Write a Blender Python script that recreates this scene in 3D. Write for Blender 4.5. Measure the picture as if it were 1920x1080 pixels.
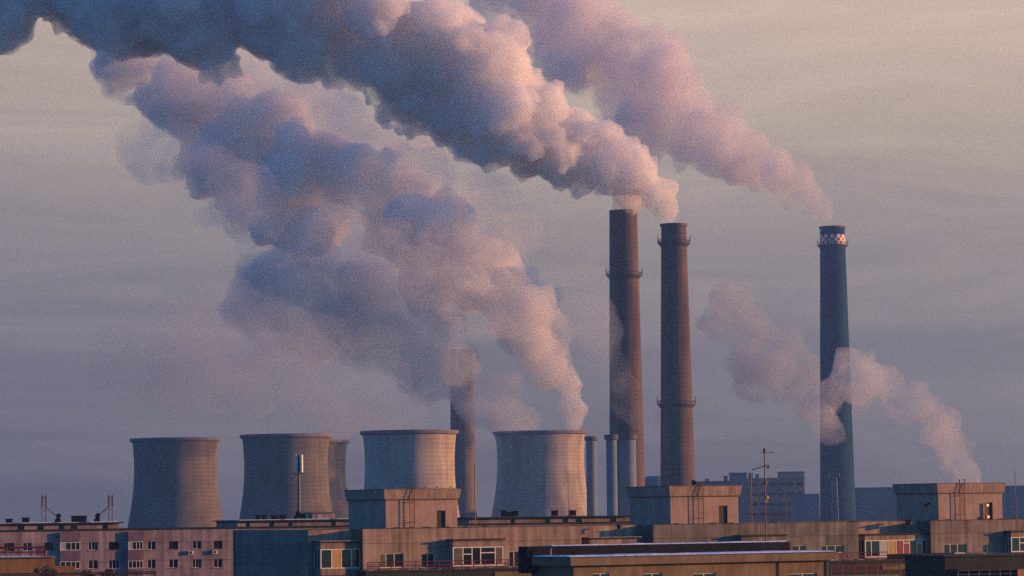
import bpy, bmesh, math, random
import numpy as np
from mathutils import Vector, Matrix, noise
R = math.radians
scene = bpy.context.scene
for o in list(bpy.data.objects): bpy.data.objects.remove(o)
C = scene.collection

# ------------------------------------------------------------------ camera
CAM_Z = 34.0
PITCH, ROLL, LENS = R(4.02), R(-0.72), 112.5
cam_data = bpy.data.cameras.new('camera'); cam_data.lens = LENS; cam_data.sensor_width = 36
cam_data.clip_start = 1.0; cam_data.clip_end = 60000
cam = bpy.data.objects.new('camera', cam_data); C.objects.link(cam)
CAM_M = Matrix.Translation((0, 0, CAM_Z)) @ Matrix.Rotation(R(90) + PITCH, 4, 'X') @ Matrix.Rotation(ROLL, 4, 'Z')
cam.matrix_world = CAM_M
scene.camera = cam

# ------------------------------------------------------------------ sun, sky, exposure
SUN_EL, SUN_AZ = R(7.0), R(5.0)        # azimuth from +X (right of the view) towards +Y (away)
sun_dir = Vector((math.cos(SUN_EL) * math.cos(SUN_AZ), math.cos(SUN_EL) * math.sin(SUN_AZ), math.sin(SUN_EL)))
sl = bpy.data.lights.new('sun', 'SUN'); sl.energy = 5.0; sl.angle = R(0.6); sl.color = (1.0, 0.44, 0.13)
sun = bpy.data.objects.new('sun', sl); C.objects.link(sun)
sun.rotation_euler = (-sun_dir).to_track_quat('-Z', 'Y').to_euler()
scene.view_settings.view_transform = 'Standard'; scene.view_settings.look = 'None'
scene.view_settings.exposure = 0.95; scene.view_settings.gamma = 1.0

world = bpy.data.worlds.new('World'); scene.world = world; world.use_nodes = True
def build_world():
    nt = world.node_tree; N = nt.nodes; L = nt.links
    N.clear()
    out = N.new('ShaderNodeOutputWorld'); bg = N.new('ShaderNodeBackground')
    sky = N.new('ShaderNodeTexSky'); sky.sky_type = 'NISHITA'; sky.sun_disc = False
    sky.sun_elevation = SUN_EL; sky.sun_rotation = R(90) - SUN_AZ
    sky.air_density = 1.0; sky.dust_density = 0.6; sky.ozone_density = 4.0
    mul = N.new('ShaderNodeVectorMath'); mul.operation = 'MULTIPLY'; mul.inputs[1].default_value = SKY_MUL
    L.new(sky.outputs['Color'], mul.inputs[0])
    tc = N.new('ShaderNodeTexCoord'); sep = N.new('ShaderNodeSeparateXYZ'); L.new(tc.outputs['Generated'], sep.inputs[0])
    # streaks of thin high cloud, long along the horizon
    mp = N.new('ShaderNodeMapping'); mp.inputs['Scale'].default_value = (7.0, 7.0, 46.0); L.new(tc.outputs['Generated'], mp.inputs[0])
    n1 = N.new('ShaderNodeTexNoise'); n1.inputs['Scale'].default_value = 1.0; n1.inputs['Detail'].default_value = 5; n1.inputs['Roughness'].default_value = 0.6; n1.inputs['Distortion'].default_value = 0.9
    L.new(mp.outputs[0], n1.inputs['Vector'])
    ramp = N.new('ShaderNodeValToRGB'); e = ramp.color_ramp.elements
    ramp.color_ramp.interpolation = 'EASE'
    stops = VEIL_STOPS
    e[0].position, e[0].color = stops[0][0], (*stops[0][1], 1)
    e[1].position, e[1].color = stops[-1][0], (*stops[-1][1], 1)
    for p, c in stops[1:-1]:
        k = e.new(p); k.color = (*c, 1)
    # elevation (0 at the horizon, 1 at about 17 degrees), wobbled by the streak noise
    add = N.new('ShaderNodeMath'); add.operation = 'MULTIPLY_ADD'
    sub = N.new('ShaderNodeMath'); sub.operation = 'SUBTRACT'; sub.inputs[1].default_value = 0.5; L.new(n1.outputs['Fac'], sub.inputs[0])
    L.new(sub.outputs[0], add.inputs[0]); add.inputs[1].default_value = 0.045; L.new(sep.outputs['Z'], add.inputs[2])
    sc = N.new('ShaderNodeMath'); sc.operation = 'MULTIPLY'; sc.inputs[1].default_value = 1 / 0.3; L.new(add.outputs[0], sc.inputs[0])
    L.new(sc.outputs[0], ramp.inputs['Fac'])
    # brighter and warmer towards the sun side (+X)
    ms = N.new('ShaderNodeMapRange'); ms.inputs['From Min'].default_value = -0.2; ms.inputs['From Max'].default_value = 0.2
    ms.inputs['To Min'].default_value = 0.0; ms.inputs['To Max'].default_value = 1.0
    L.new(sep.outputs['X'], ms.inputs['Value'])
    warm = N.new('ShaderNodeMixRGB'); warm.blend_type = 'MIX'
    warm.inputs[1].default_value = (0.86, 0.9, 1.0, 1); warm.inputs[2].default_value = (1.06, 1.03, 1.0, 1)
    L.new(ms.outputs[0], warm.inputs[0])
    m1 = N.new('ShaderNodeMixRGB'); m1.blend_type = 'MULTIPLY'; m1.inputs[0].default_value = 1
    L.new(ramp.outputs[0], m1.inputs[1]); L.new(warm.outputs[0], m1.inputs[2])
    # brightness streaks
    st = N.new('ShaderNodeMapRange'); st.inputs['From Min'].default_value = 0.3; st.inputs['From Max'].default_value = 0.7
    st.inputs['To Min'].default_value = 0.87; st.inputs['To Max'].default_value = 1.13
    L.new(n1.outputs['Fac'], st.inputs['Value'])
    m2 = N.new('ShaderNodeVectorMath'); m2.operation = 'SCALE'; L.new(m1.outputs[0], m2.inputs[0]); L.new(st.outputs[0], m2.inputs['Scale'])
    # the veil of thin cloud covers the low sky ahead; overhead and behind it is clear
    mz = N.new('ShaderNodeMapRange'); mz.interpolation_type = 'SMOOTHSTEP'
    mz.inputs['From Min'].default_value = 0.17; mz.inputs['From Max'].default_value = 0.34
    mz.inputs['To Min'].default_value = 1.0; mz.inputs['To Max'].default_value = 0.0
    L.new(sep.outputs['Z'], mz.inputs['Value'])
    my = N.new('ShaderNodeMapRange'); my.interpolation_type = 'SMOOTHSTEP'
    my.inputs['From Min'].default_value = 0.2; my.inputs['From Max'].default_value = 0.8
    L.new(sep.outputs['Y'], my.inputs['Value'])
    mm = N.new('ShaderNodeMath'); mm.operation = 'MULTIPLY'; L.new(mz.outputs[0], mm.inputs[0]); L.new(my.outputs[0], mm.inputs[1])
    mix = N.new('ShaderNodeMixRGB'); L.new(mm.outputs[0], mix.inputs[0]); L.new(mul.outputs[0], mix.inputs[1]); L.new(m2.outputs[0], mix.inputs[2])
    L.new(mix.outputs[0], bg.inputs['Color']); bg.inputs['Strength'].default_value = 0.1
    L.new(bg.outputs[0], out.inputs['Surface'])
SKY_MUL = (0.46, 1.05, 1.5)
VEIL_STOPS = [(0.0, (1.42, 1.13, 1.1)), (0.14, (2.2, 1.72, 1.44)), (0.28, (3.55, 2.65, 1.86)), (0.5, (4.65, 3.5, 2.36)), (0.75, (4.6, 3.7, 2.6)), (1.0, (4.15, 3.45, 2.65))]
HAZE, HAZE_COL = 0.00014, (0.25, 0.44, 0.7)
build_world()
scene.cycles.use_denoising = False
scene.cycles.max_bounces = 16
scene.cycles.diffuse_bounces = 3
scene.cycles.volume_bounces = 14
scene.cycles.transparent_max_bounces = 48
scene.cycles.sample_clamp_indirect = 6

# ------------------------------------------------------------------ helpers
def ray(px, py):
    """Direction of the photograph's pixel (1920 x 1080) in the world."""
    f = LENS / 36 * 1920
    return (CAM_M.to_3x3() @ Vector((px - 960, 540 - py, -f))).normalized()
def at(px, py, Y):
    d = ray(px, py); t = Y / d.y
    return Vector((0, 0, CAM_Z)) + d * t
PXM = LENS / 36 * 1920            # pixels per metre at 1 m
def tag(o, label=None, cat=None, group=None, kind=None):
    if label: o['label'] = label
    if cat: o['category'] = cat
    if group: o['group'] = group
    if kind: o['kind'] = kind
    return o
def empty(name, loc, rz=0.0):
    o = bpy.data.objects.new(name, None); C.objects.link(o)
    o.location = loc; o.rotation_euler = (0, 0, rz); o.empty_display_size = 0.5
    return o
def copy_tree(o, parent=None):
    c = o.copy(); C.objects.link(c)
    if parent: c.parent = parent
    for ch in list(o.children): copy_tree(ch, c)
    return c
class MB:
    """Collects shapes; build() links them as ONE mesh object."""
    def __init__(s): s.v = []; s.f = []
    def add(s, vs, fs):
        b = len(s.v); s.v += [tuple(v) for v in vs]; s.f += [tuple(b + i for i in f) for f in fs]; return s
    def box(s, x0, x1, y0, y1, z0, z1):
        vs = [(x, y, z) for z in (z0, z1) for y in (y0, y1) for x in (x0, x1)]
        return s.add(vs, [(0, 2, 3, 1), (4, 5, 7, 6), (0, 1, 5, 4), (2, 6, 7, 3), (0, 4, 6, 2), (1, 3, 7, 5)])
    def quad(s, a, b, c, d): return s.add([a, b, c, d], [(0, 1, 2, 3)])
    def tube(s, pts, r, n=8, cap=True):
        pts = [Vector(p) for p in pts]; rings = []
        for i, p in enumerate(pts):
            d = (pts[min(i + 1, len(pts) - 1)] - pts[max(i - 1, 0)]).normalized()
            a = d.cross(Vector((0, 0, 1)) if abs(d.z) < 0.9 else Vector((1, 0, 0))).normalized(); b = d.cross(a)
            rr = r[i] if isinstance(r, (list, tuple)) else r
            rings.append([p + (a * math.cos(2 * math.pi * k / n) + b * math.sin(2 * math.pi * k / n)) * rr for k in range(n)])
        vs = [v for g in rings for v in g]; fs = []
        for i in range(len(pts) - 1):
            for k in range(n):
                fs.append((i * n + k, i * n + (k + 1) % n, (i + 1) * n + (k + 1) % n, (i + 1) * n + k))
        if cap: fs += [tuple(range(n))[::-1], tuple((len(pts) - 1) * n + k for k in range(n))]
        return s.add(vs, fs)
    def lathe(s, prof, n=64, cx=0, cy=0, close=False):
        m = len(prof); vs = [(cx + r * math.cos(2 * math.pi * k / n), cy + r * math.sin(2 * math.pi * k / n), z) for r, z in prof for k in range(n)]
        fs = []
        for i in range(m - 1 if not close else m):
            j = (i + 1) % m
            for k in range(n):
                fs.append((i * n + k, i * n + (k + 1) % n, j * n + (k + 1) % n, j * n + k))
        return s.add(vs, fs)
    def build(s, name, m, parent=None, smooth=False):
        me = bpy.data.meshes.new(name); me.from_pydata(s.v, [], s.f); me.update()
        bm = bmesh.new(); bm.from_mesh(me); bmesh.ops.recalc_face_normals(bm, faces=bm.faces); bm.to_mesh(me); bm.free()
        if smooth:
            for p in me.polygons: p.use_smooth = True
            me.set_sharp_from_angle(angle=R(35))
        me.materials.append(m)
        o = bpy.data.objects.new(name, me); C.objects.link(o)
        if parent: o.parent = parent
        return o
# ------------------------------------------------------------------ materials
def new_mat(name):
    m = bpy.data.materials.new(name); m.use_nodes = True
    nt = m.node_tree; b = nt.nodes['Principled BSDF']
    return m, nt, b
def plaster(name, col, var=0.25, scale=0.35, rough=0.9, streak=0.0, spec=0.2, bump=0.0, coord='Object', joints=None):
    """A painted or bare mineral surface: broad blotches, fine grain and, with streak, runs of dirt down the face."""
    m, nt, b = new_mat(name); N, L = nt.nodes, nt.links
    b.inputs['Roughness'].default_value = rough; b.inputs['Specular IOR Level'].default_value = spec
    tc = N.new('ShaderNodeTexCoord')
    n1 = N.new('ShaderNodeTexNoise'); n1.inputs['Scale'].default_value = scale; n1.inputs['Detail'].default_value = 6; n1.inputs['Roughness'].default_value = 0.62
    L.new(tc.outputs[coord], n1.inputs['Vector'])
    r = N.new('ShaderNodeValToRGB'); e = r.color_ramp.elements
    e[0].position = 0.3; e[0].color = (*[c * (1 - var) for c in col], 1)
    e[1].position = 0.72; e[1].color = (*[min(1, c * (1 + var * 0.6)) for c in col], 1)
    L.new(n1.outputs['Fac'], r.inputs[0]); last = r.outputs[0]
    if streak > 0:
        mp = N.new('ShaderNodeMapping'); mp.inputs['Scale'].default_value = (1, 1, 0.06); L.new(tc.outputs[coord], mp.inputs[0])
        n2 = N.new('ShaderNodeTexNoise'); n2.inputs['Scale'].default_value = scale * 4; n2.inputs['Detail'].default_value = 4
        L.new(mp.outputs[0], n2.inputs['Vector'])
        mr = N.new('ShaderNodeMapRange'); mr.inputs['From Min'].default_value = 0.35; mr.inputs['From Max'].default_value = 0.7
        mr.inputs['To Min'].default_value = 1 - streak; mr.inputs['To Max'].default_value = 1 + streak * 0.35
        L.new(n2.outputs['Fac'], mr.inputs['Value'])
        v = N.new('ShaderNodeVectorMath'); v.operation = 'SCALE'; L.new(last, v.inputs[0]); L.new(mr.outputs[0], v.inputs['Scale']); last = v.outputs[0]
    if joints:                                            # dark seams between the wall panels, every joints = (width, height) metres
        sx = N.new('ShaderNodeSeparateXYZ'); L.new(tc.outputs[coord], sx.inputs[0]); ms = []
        for ax, per in (('X', joints[0]), ('Z', joints[1])):
            md = N.new('ShaderNodeMath'); md.operation = 'PINGPONG'; md.inputs[1].default_value = per / 2; L.new(sx.outputs[ax], md.inputs[0])
            lt = N.new('ShaderNodeMapRange'); lt.inputs['From Min'].default_value = 0.02; lt.inputs['From Max'].default_value = 0.07; lt.inputs['To Min'].default_value = 0.55; L.new(md.outputs[0], lt.inputs['Value']); ms.append(lt)
        mn = N.new('ShaderNodeMath'); mn.operation = 'MINIMUM'; L.new(ms[0].outputs[0], mn.inputs[0]); L.new(ms[1].outputs[0], mn.inputs[1])
        # and each panel a slightly different shade
        sn = N.new('ShaderNodeVectorMath'); sn.operation = 'SNAP'; sn.inputs[1].default_value = (joints[0], 50, joints[1]); L.new(tc.outputs[coord], sn.inputs[0])
        wn = N.new('ShaderNodeTexWhiteNoise'); L.new(sn.outputs[0], wn.inputs['Vector'])
        wr = N.new('ShaderNodeMapRange'); wr.inputs['To Min'].default_value = 0.8; wr.inputs['To Max'].default_value = 1.08; L.new(wn.outputs['Value'], wr.inputs['Value'])
        mu = N.new('ShaderNodeMath'); mu.operation = 'MULTIPLY'; L.new(mn.outputs[0], mu.inputs[0]); L.new(wr.outputs[0], mu.inputs[1])
        v = N.new('ShaderNodeVectorMath'); v.operation = 'SCALE'; L.new(last, v.inputs[0]); L.new(mu.outputs[0], v.inputs['Scale']); last = v.outputs[0]
    L.new(last, b.inputs['Base Color'])
    if bump > 0:
        n3 = N.new('ShaderNodeTexNoise'); n3.inputs['Scale'].default_value = scale * 14; n3.inputs['Detail'].default_value = 3
        L.new(tc.outputs[coord], n3.inputs['Vector'])
        bp = N.new('ShaderNodeBump'); bp.inputs['Strength'].default_value = bump; L.new(n3.outputs['Fac'], bp.inputs['Height']); L.new(bp.outputs[0], b.inputs['Normal'])
    return m
def concrete_shell(name, col, H, panels=0.0):
    """Slip-formed concrete: faint lift lines round the shell, vertical runs of soot and lime."""
    m, nt, b = new_mat(name); N, L = nt.nodes, nt.links
    b.inputs['Roughness'].default_value = 0.92; b.inputs['Specular IOR Level'].default_value = 0.15
    tc = N.new('ShaderNodeTexCoord')
    mp = N.new('ShaderNodeMapping'); mp.inputs['Scale'].default_value = (0.22, 0.22, 0.012); L.new(tc.outputs['Object'], mp.inputs[0])
    n1 = N.new('ShaderNodeTexNoise'); n1.inputs['Scale'].default_value = 1; n1.inputs['Detail'].default_value = 6; n1.inputs['Roughness'].default_value = 0.65
    L.new(mp.outputs[0], n1.inputs['Vector'])
    n2 = N.new('ShaderNodeTexNoise'); n2.inputs['Scale'].default_value = 0.05; n2.inputs['Detail'].default_value = 5; L.new(tc.outputs['Object'], n2.inputs['Vector'])
    wv = N.new('ShaderNodeTexWave'); wv.bands_direction = 'Z'; wv.inputs['Scale'].default_value = 0.12; wv.inputs['Distortion'].default_value = 0.3
    L.new(tc.outputs['Object'], wv.inputs['Vector'])
    a = N.new('ShaderNodeMath'); a.operation = 'MULTIPLY_ADD'; L.new(n1.outputs['Fac'], a.inputs[0]); a.inputs[1].default_value = 1.1
    L.new(n2.outputs['Fac'], a.inputs[2])
    a2 = N.new('ShaderNodeMath'); a2.operation = 'MULTIPLY_ADD'; L.new(wv.outputs['Fac'], a2.inputs[0]); a2.inputs[1].default_value = 0.10; L.new(a.outputs[0], a2.inputs[2])
    mr = N.new('ShaderNodeMapRange'); mr.inputs['From Min'].default_value = 0.75; mr.inputs['From Max'].default_value = 1.45
    mr.inputs['To Min'].default_value = 0.42; mr.inputs['To Max'].default_value = 1.3
    L.new(a2.outputs[0], mr.inputs['Value'])
    v = N.new('ShaderNodeVectorMath'); v.operation = 'SCALE'; v.inputs[0].default_value = col; L.new(mr.outputs[0], v.inputs['Scale'])
    L.new(v.outputs[0], b.inputs['Base Color'])
    return m
def flat(name, col, rough=0.6, metal=0.0, spec=0.4, coat=0.0):
    m, nt, b = new_mat(name)
    b.inputs['Roughness'].default_value = rough; b.inputs['Metallic'].default_value = metal; b.inputs['Specular IOR Level'].default_value = spec
    b.inputs['Coat Weight'].default_value = coat
    n = nt.nodes.new('ShaderNodeTexNoise'); n.inputs['Scale'].default_value = 1.7; n.inputs['Detail'].default_value = 4
    tc = nt.nodes.new('ShaderNodeTexCoord'); nt.links.new(tc.outputs['Object'], n.inputs['Vector'])
    mr = nt.nodes.new('ShaderNodeMapRange'); mr.inputs['To Min'].default_value = 0.75; mr.inputs['To Max'].default_value = 1.25; nt.links.new(n.outputs['Fac'], mr.inputs['Value'])
    v = nt.nodes.new('ShaderNodeVectorMath'); v.operation = 'SCALE'; v.inputs[0].default_value = col; nt.links.new(mr.outputs[0], v.inputs['Scale'])
    nt.links.new(v.outputs[0], b.inputs['Base Color'])
    return m
def smoke_mat(name, density, col=(0.965, 0.965, 0.975), skin=0.0, g=0.0, patch=0.0, size=30.0, rate=1.0):
    """A volume of smoke. With patch > 0 its density varies in clumps of about that size (in metres)."""
    m = bpy.data.materials.new(name); m.use_nodes = True; N, L = m.node_tree.nodes, m.node_tree.links
    N.clear(); out = N.new('ShaderNodeOutputMaterial')
    pv = N.new('ShaderNodeVolumePrincipled'); pv.inputs['Color'].default_value = (*col, 1); pv.inputs['Density'].default_value = density
    pv.inputs['Anisotropy'].default_value = g; pv.inputs['Density Attribute'].default_value = ''
    L.new(pv.outputs[0], out.inputs['Volume'])
    if patch > 0:
        tc = N.new('ShaderNodeTexCoord'); n = N.new('ShaderNodeTexNoise'); n.inputs['Scale'].default_value = 1 / size; n.inputs['Detail'].default_value = 3.5; n.inputs['Roughness'].default_value = 0.6
        n.inputs['Distortion'].default_value = 0.6; L.new(tc.outputs['Object'], n.inputs['Vector'])
        mr = N.new('ShaderNodeMapRange'); mr.inputs['From Min'].default_value = 0.5 - 0.22 / max(patch, 0.1) * 0.6; mr.inputs['From Max'].default_value = 0.66
        mr.inputs['To Min'].default_value = density * (1 - patch); mr.inputs['To Max'].default_value = density * (1 + patch)
        L.new(n.outputs['Fac'], mr.inputs['Value']); L.new(mr.outputs[0], pv.inputs['Density'])
        m.cycles.volume_step_rate = rate
        m.cycles.homogeneous_volume = False
    if skin > 0:
        t = N.new('ShaderNodeBsdfTransparent'); d = N.new('ShaderNodeBsdfDiffuse'); d.inputs['Color'].default_value = (*[c * 0.9 for c in col], 1)
        mx = N.new('ShaderNodeMixShader'); mx.inputs[0].default_value = skin
        L.new(t.outputs[0], mx.inputs[1]); L.new(d.outputs[0], mx.inputs[2]); L.new(mx.outputs[0], out.inputs['Surface'])
    return m
# ------------------------------------------------------------------ smoke plumes
def catmull(P, n):
    """Points of a smooth path through P (rows of any width)."""
    P = np.array(P, float); Q = np.vstack([2 * P[0] - P[1], P, 2 * P[-1] - P[-2]]); out = []
    for i in range(len(P) - 1):
        a, b, c, d = Q[i], Q[i + 1], Q[i + 2], Q[i + 3]
        for t in np.linspace(0, 1, n, endpoint=False):
            out.append(0.5 * (2 * b + (c - a) * t + (2 * a - 5 * b + 4 * c - d) * t * t + (3 * b - a - 3 * c + d) * t ** 3))
    out.append(P[-1]); return np.array(out)
ICO = {}
def ico(s):
    if s not in ICO:
        bm = bmesh.new(); bmesh.ops.create_icosphere(bm, subdivisions=s, radius=1)
        ICO[s] = (np.array([v.co[:] for v in bm.verts]), np.array([[v.index for v in f.verts] for f in bm.faces])); bm.free()
    return ICO[s]
def clouds_tex(name, size, hard):
    t = bpy.data.textures.new(name, 'CLOUDS'); t.noise_scale = size; t.noise_depth = 4
    t.noise_type = 'HARD_NOISE' if hard else 'SOFT_NOISE'
    return t
def unit(v): return v / np.linalg.norm(v)
def plume(name, pts, mat, seed, voxel=2.2, amp=1.0, extra=(), lump=(0.38, 0.68), count=3, away=0.3, levels=3, kids=(6, 4, 3), stray=0.0, step=0.33, small=1.0, smooth=0):
    """pts: (px, py, radius in px, distance Y). Billows upon billows strewn along the path, fused and roughened."""
    rng = np.random.default_rng(seed)
    W = []; px0 = pts[0][0]
    for px, py, r, Y in pts:
        Y = Y + away * (px0 - px) * Y / PXM               # the wind carries the smoke left and away
        p = at(px, py, Y); W.append((p.x, p.y, p.z, r * Y / PXM))
    path = catmull(W, 14); S = []
    acc = 0.0; prev = path[0]
    def billow(c, r, lv, d0=None):
        if r < voxel * small: return
        S.append((*c, r))
        if lv >= levels: return
        for _ in range(max(1, int(rng.poisson(kids[lv])))):
            d = unit(rng.normal(size=3))
            if d0 is not None: d = unit(d + d0 * 0.9)
            billow(c + d * r * rng.uniform(0.75, 1.0), r * rng.uniform(0.26, 0.52), lv + 1, d)
        if stray and rng.random() < stray:                 # torn off shreds
            d = unit(rng.normal(size=3)); billow(c + d * r * rng.uniform(1.1, 1.7), r * rng.uniform(0.1, 0.3), max(lv + 1, levels - 1), d)
    for q in path:
        acc += np.linalg.norm(q[:3] - prev[:3]); prev = q
        if acc >= q[3] * step or q is path[0]:
            acc = 0.0
            for _ in range(count):
                rr = q[3] * rng.uniform(*lump); off = max(q[3] * 1.02 - rr, 0) * rng.uniform(0.5, 1.1)
                billow(q[:3] + unit(rng.normal(size=3)) * off, rr, 0)
    for px, py, r, Y in extra:
        billow(np.array(at(px, py, Y)), r * Y / PXM, 0)
    base = np.array(path[0][:3]); V = []; F = []; n = 0
    for s in S:
        iv, jf = ico(2 if s[3] > 12 else 1)
        V.append(iv * s[3] + np.array(s[:3]) - base); F.append(jf + n); n += len(iv)
    V = np.concatenate(V); F = np.concatenate(F)
    me = bpy.data.meshes.new(name); me.from_pydata(V.tolist(), [], F.tolist()); me.update(); me.materials.append(mat)
    o = bpy.data.objects.new(name, me); C.objects.link(o); o.location = base
    rm = o.modifiers.new('fuse', 'REMESH'); rm.mode = 'VOXEL'; rm.voxel_size = voxel
    for k, (size, st, hard) in enumerate(((20, 5, False), (7, 3.0, False), (2.6, 1.5, False))):
        if st * amp < 0.3 or size < voxel * 1.1: continue
        dm = o.modifiers.new('billow', 'DISPLACE'); dm.texture = clouds_tex(name + '_billow', size, hard); dm.strength = st * amp; dm.mid_level = 0.5
        dm.texture_coords = 'LOCAL'
    if smooth:
        sm = o.modifiers.new('smooth', 'SMOOTH'); sm.factor = 0.5; sm.iterations = smooth
    rm2 = o.modifiers.new('clean', 'REMESH'); rm2.mode = 'VOXEL'; rm2.voxel_size = voxel * 0.9; rm2.use_smooth_shade = True
    return o
# ------------------------------------------------------------------ surfaces used by the scene
M = {}
M['pink'] = plaster('pink_render', (0.36, 0.272, 0.272), 0.38, 0.3, streak=0.4, joints=(3.6, 2.75))
M['mauve'] = plaster('mauve_paint', (0.178, 0.119, 0.162), 0.25, 0.6, streak=0.15)
M['tan'] = plaster('tan_render', (0.340, 0.246, 0.191), 0.38, 0.3, streak=0.4, joints=(3.6, 2.75))
M['grey_tan'] = plaster('grey_tan_render', (0.25, 0.195, 0.165), 0.38, 0.3, streak=0.4, joints=(3.6, 2.75))
M['grey_render'] = plaster('grey_render', (0.2, 0.175, 0.15), 0.38, 0.3, streak=0.4, joints=(3.6, 2.75))
M['liftroom'] = plaster('lift_room_render', (0.37, 0.255, 0.21), 0.22, 0.5, streak=0.2)
M['cornice'] = plaster('cornice_render', (0.355, 0.245, 0.2), 0.25, 0.6, streak=0.3)
M['gable'] = plaster('gable_render', (0.2, 0.185, 0.17), 0.25, 0.25, streak=0.2, joints=(3.6, 2.75))
M['ochre'] = plaster('ochre_paint', (0.357, 0.170, 0.068), 0.3, 0.4, streak=0.2)
M['brown'] = plaster('brown_render', (0.185, 0.135, 0.092), 0.3, 0.4, streak=0.25)
M['dark_felt'] = plaster('roof_felt', (0.03, 0.03, 0.034), 0.3, 0.5, rough=0.8)
M['tar'] = plaster('tar_upstand', (0.012, 0.012, 0.017), 0.4, 0.5, rough=0.8, spec=0.05)
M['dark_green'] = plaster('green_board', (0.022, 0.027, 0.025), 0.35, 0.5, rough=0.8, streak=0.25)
M['olive'] = plaster('olive_panel', (0.16, 0.13, 0.06), 0.3, 0.5, streak=0.2)
M['snow'] = plaster('old_snow', (0.78, 0.80, 0.84), 0.12, 0.6, rough=0.7)
M['concrete'] = plaster('slab_concrete', (0.25, 0.23, 0.22), 0.3, 0.8, streak=0.2)
M['white'] = flat('white_frame_paint', (0.62, 0.60, 0.55), 0.5)
M['frame_dark'] = flat('brown_frame_paint', (0.10, 0.08, 0.07), 0.5)
M['glass'] = flat('window_glass', (0.012, 0.014, 0.018), 0.08, spec=0.5)
M['curtain_yellow'] = flat('yellow_curtain', (0.42, 0.25, 0.07), 0.35)
M['curtain_brown'] = flat('brown_curtain', (0.11, 0.075, 0.035), 0.35)
M['curtain_red'] = flat('red_curtain', (0.22, 0.02, 0.03), 0.35)
M['curtain_pale'] = flat('pale_curtain', (0.38, 0.36, 0.31), 0.35)
M['red_rail'] = flat('red_lead_paint', (0.13, 0.022, 0.025), 0.5)
M['rust'] = flat('rusty_steel', (0.10, 0.045, 0.035), 0.7)
M['steel'] = flat('dull_steel', (0.09, 0.09, 0.10), 0.5, metal=0.3)
M['black'] = flat('black_rubber', (0.015, 0.015, 0.017), 0.7)
M['aerial'] = flat('antenna_shell', (0.66, 0.60, 0.50), 0.45)
M['yellow'] = flat('yellow_plastic', (0.65, 0.42, 0.02), 0.4)
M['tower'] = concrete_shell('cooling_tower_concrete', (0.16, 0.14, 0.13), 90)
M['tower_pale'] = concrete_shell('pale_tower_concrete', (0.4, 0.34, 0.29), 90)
M['tower_rim'] = plaster('rim_concrete', (0.18, 0.15, 0.15), 0.25, 0.08)
M['brick'] = concrete_shell('chimney_brick', (0.13, 0.084, 0.073), 220)
M['brick2'] = concrete_shell('chimney_concrete', (0.122, 0.078, 0.067), 220)
M['dark_shaft'] = concrete_shell('dark_chimney_concrete', (0.008, 0.048, 0.112), 220)
M['chimney_steel'] = flat('sooty_steel', (0.05, 0.045, 0.05), 0.7)
M['mark_red'] = flat('marking_red', (0.34, 0.03, 0.03), 0.6)
M['mark_white'] = flat('marking_white', (0.75, 0.70, 0.62), 0.6)
M['hall'] = plaster('hall_cladding', (0.16, 0.21, 0.26), 0.25, 0.06, streak=0.2)
M['hall_pink'] = plaster('hall_panels', (0.36, 0.25, 0.23), 0.25, 0.06, streak=0.2)
M['feather'] = flat('grey_feathers', (0.10, 0.10, 0.11), 0.7)
M['crow'] = flat('black_feathers', (0.018, 0.014, 0.016), 0.6)
M['bark'] = plaster('bark', (0.07, 0.05, 0.04), 0.4, 2.0)
M['leaf'] = plaster('dark_leaves', (0.045, 0.055, 0.03), 0.5, 0.8)
M['ground'] = plaster('city_ground', (0.09, 0.085, 0.08), 0.4, 0.02)
lamp_m, _nt, _b = new_mat('lamp_glow'); _b.inputs['Base Color'].default_value = (0.9, 0.6, 0.2, 1)
_b.inputs['Emission Color'].default_value = (1.0, 0.36, 0.05, 1); _b.inputs['Emission Strength'].default_value = 0.55; M['lamp'] = lamp_m

# ------------------------------------------------------------------ ground
g = MB(); g.quad((-2950, -50, 0), (2950, -50, 0), (2950, 7950, 0), (-2950, 7950, 0))
tag(g.build('ground', M['ground']), kind='structure')

# ------------------------------------------------------------------ power plant
YT = 2000
def cooling_tower(px, ytop, r_px, Y, label, m, hfac=1.0, wide=1.09):
    top = at(px, ytop, Y); s = Y / PXM; Rr = r_px * s; H = top.z
    t = empty('cooling_tower', (top.x, Y, 0)); tag(t, label, 'cooling tower', 'cooling towers of the power plant')
    prof = []
    zt = H - 20 * hfac; rt = Rr * 0.955                      # throat
    for k in range(41):
        z = 7 + (H - 1.6 - 7) * k / 40
        if z > zt: rr = rt * math.sqrt(1 + ((z - zt) / 62) ** 2)
        else: rr = rt * math.sqrt(1 + ((zt - z) / (62 / (wide * 0.92))) ** 2)
        prof.append((rr, z))
    inner = [(r - 0.9, z) for r, z in reversed(prof)]
    MB().lathe(prof + inner, 96, close=True).build('shell', m, t, True)
    rt2 = prof[-1][0]
    MB().lathe([(rt2 - 1.0, H - 1.6), (rt2 + 0.1, H - 2.6), (rt2 + 1.5, H - 1.9), (rt2 + 1.6, H), (rt2 - 1.0, H)], 96, close=True).build('rim', M['tower_rim'], t, True)
    lg = MB(); rb = prof[0][0]; n = 36
    for k in range(n):
        a0, a1 = 2 * math.pi * k / n, 2 * math.pi * (k + 0.5) / n; a2 = 2 * math.pi * (k + 1) / n
        for A, B in ((a0, a1), (a2, a1)):
            lg.tube([((rb + 2.5) * math.cos(A), (rb + 2.5) * math.sin(A), 0), ((rb - 0.3) * math.cos(B), (rb - 0.3) * math.sin(B), 7.2)], 0.45, 6)
    lg.build('support_frame', M['tower_rim'], t)
    return t
cooling_tower(329, 822, 81, YT + 80, 'leftmost cooling tower, dark concrete, standing apart with no smoke over it', M['tower'])
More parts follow.
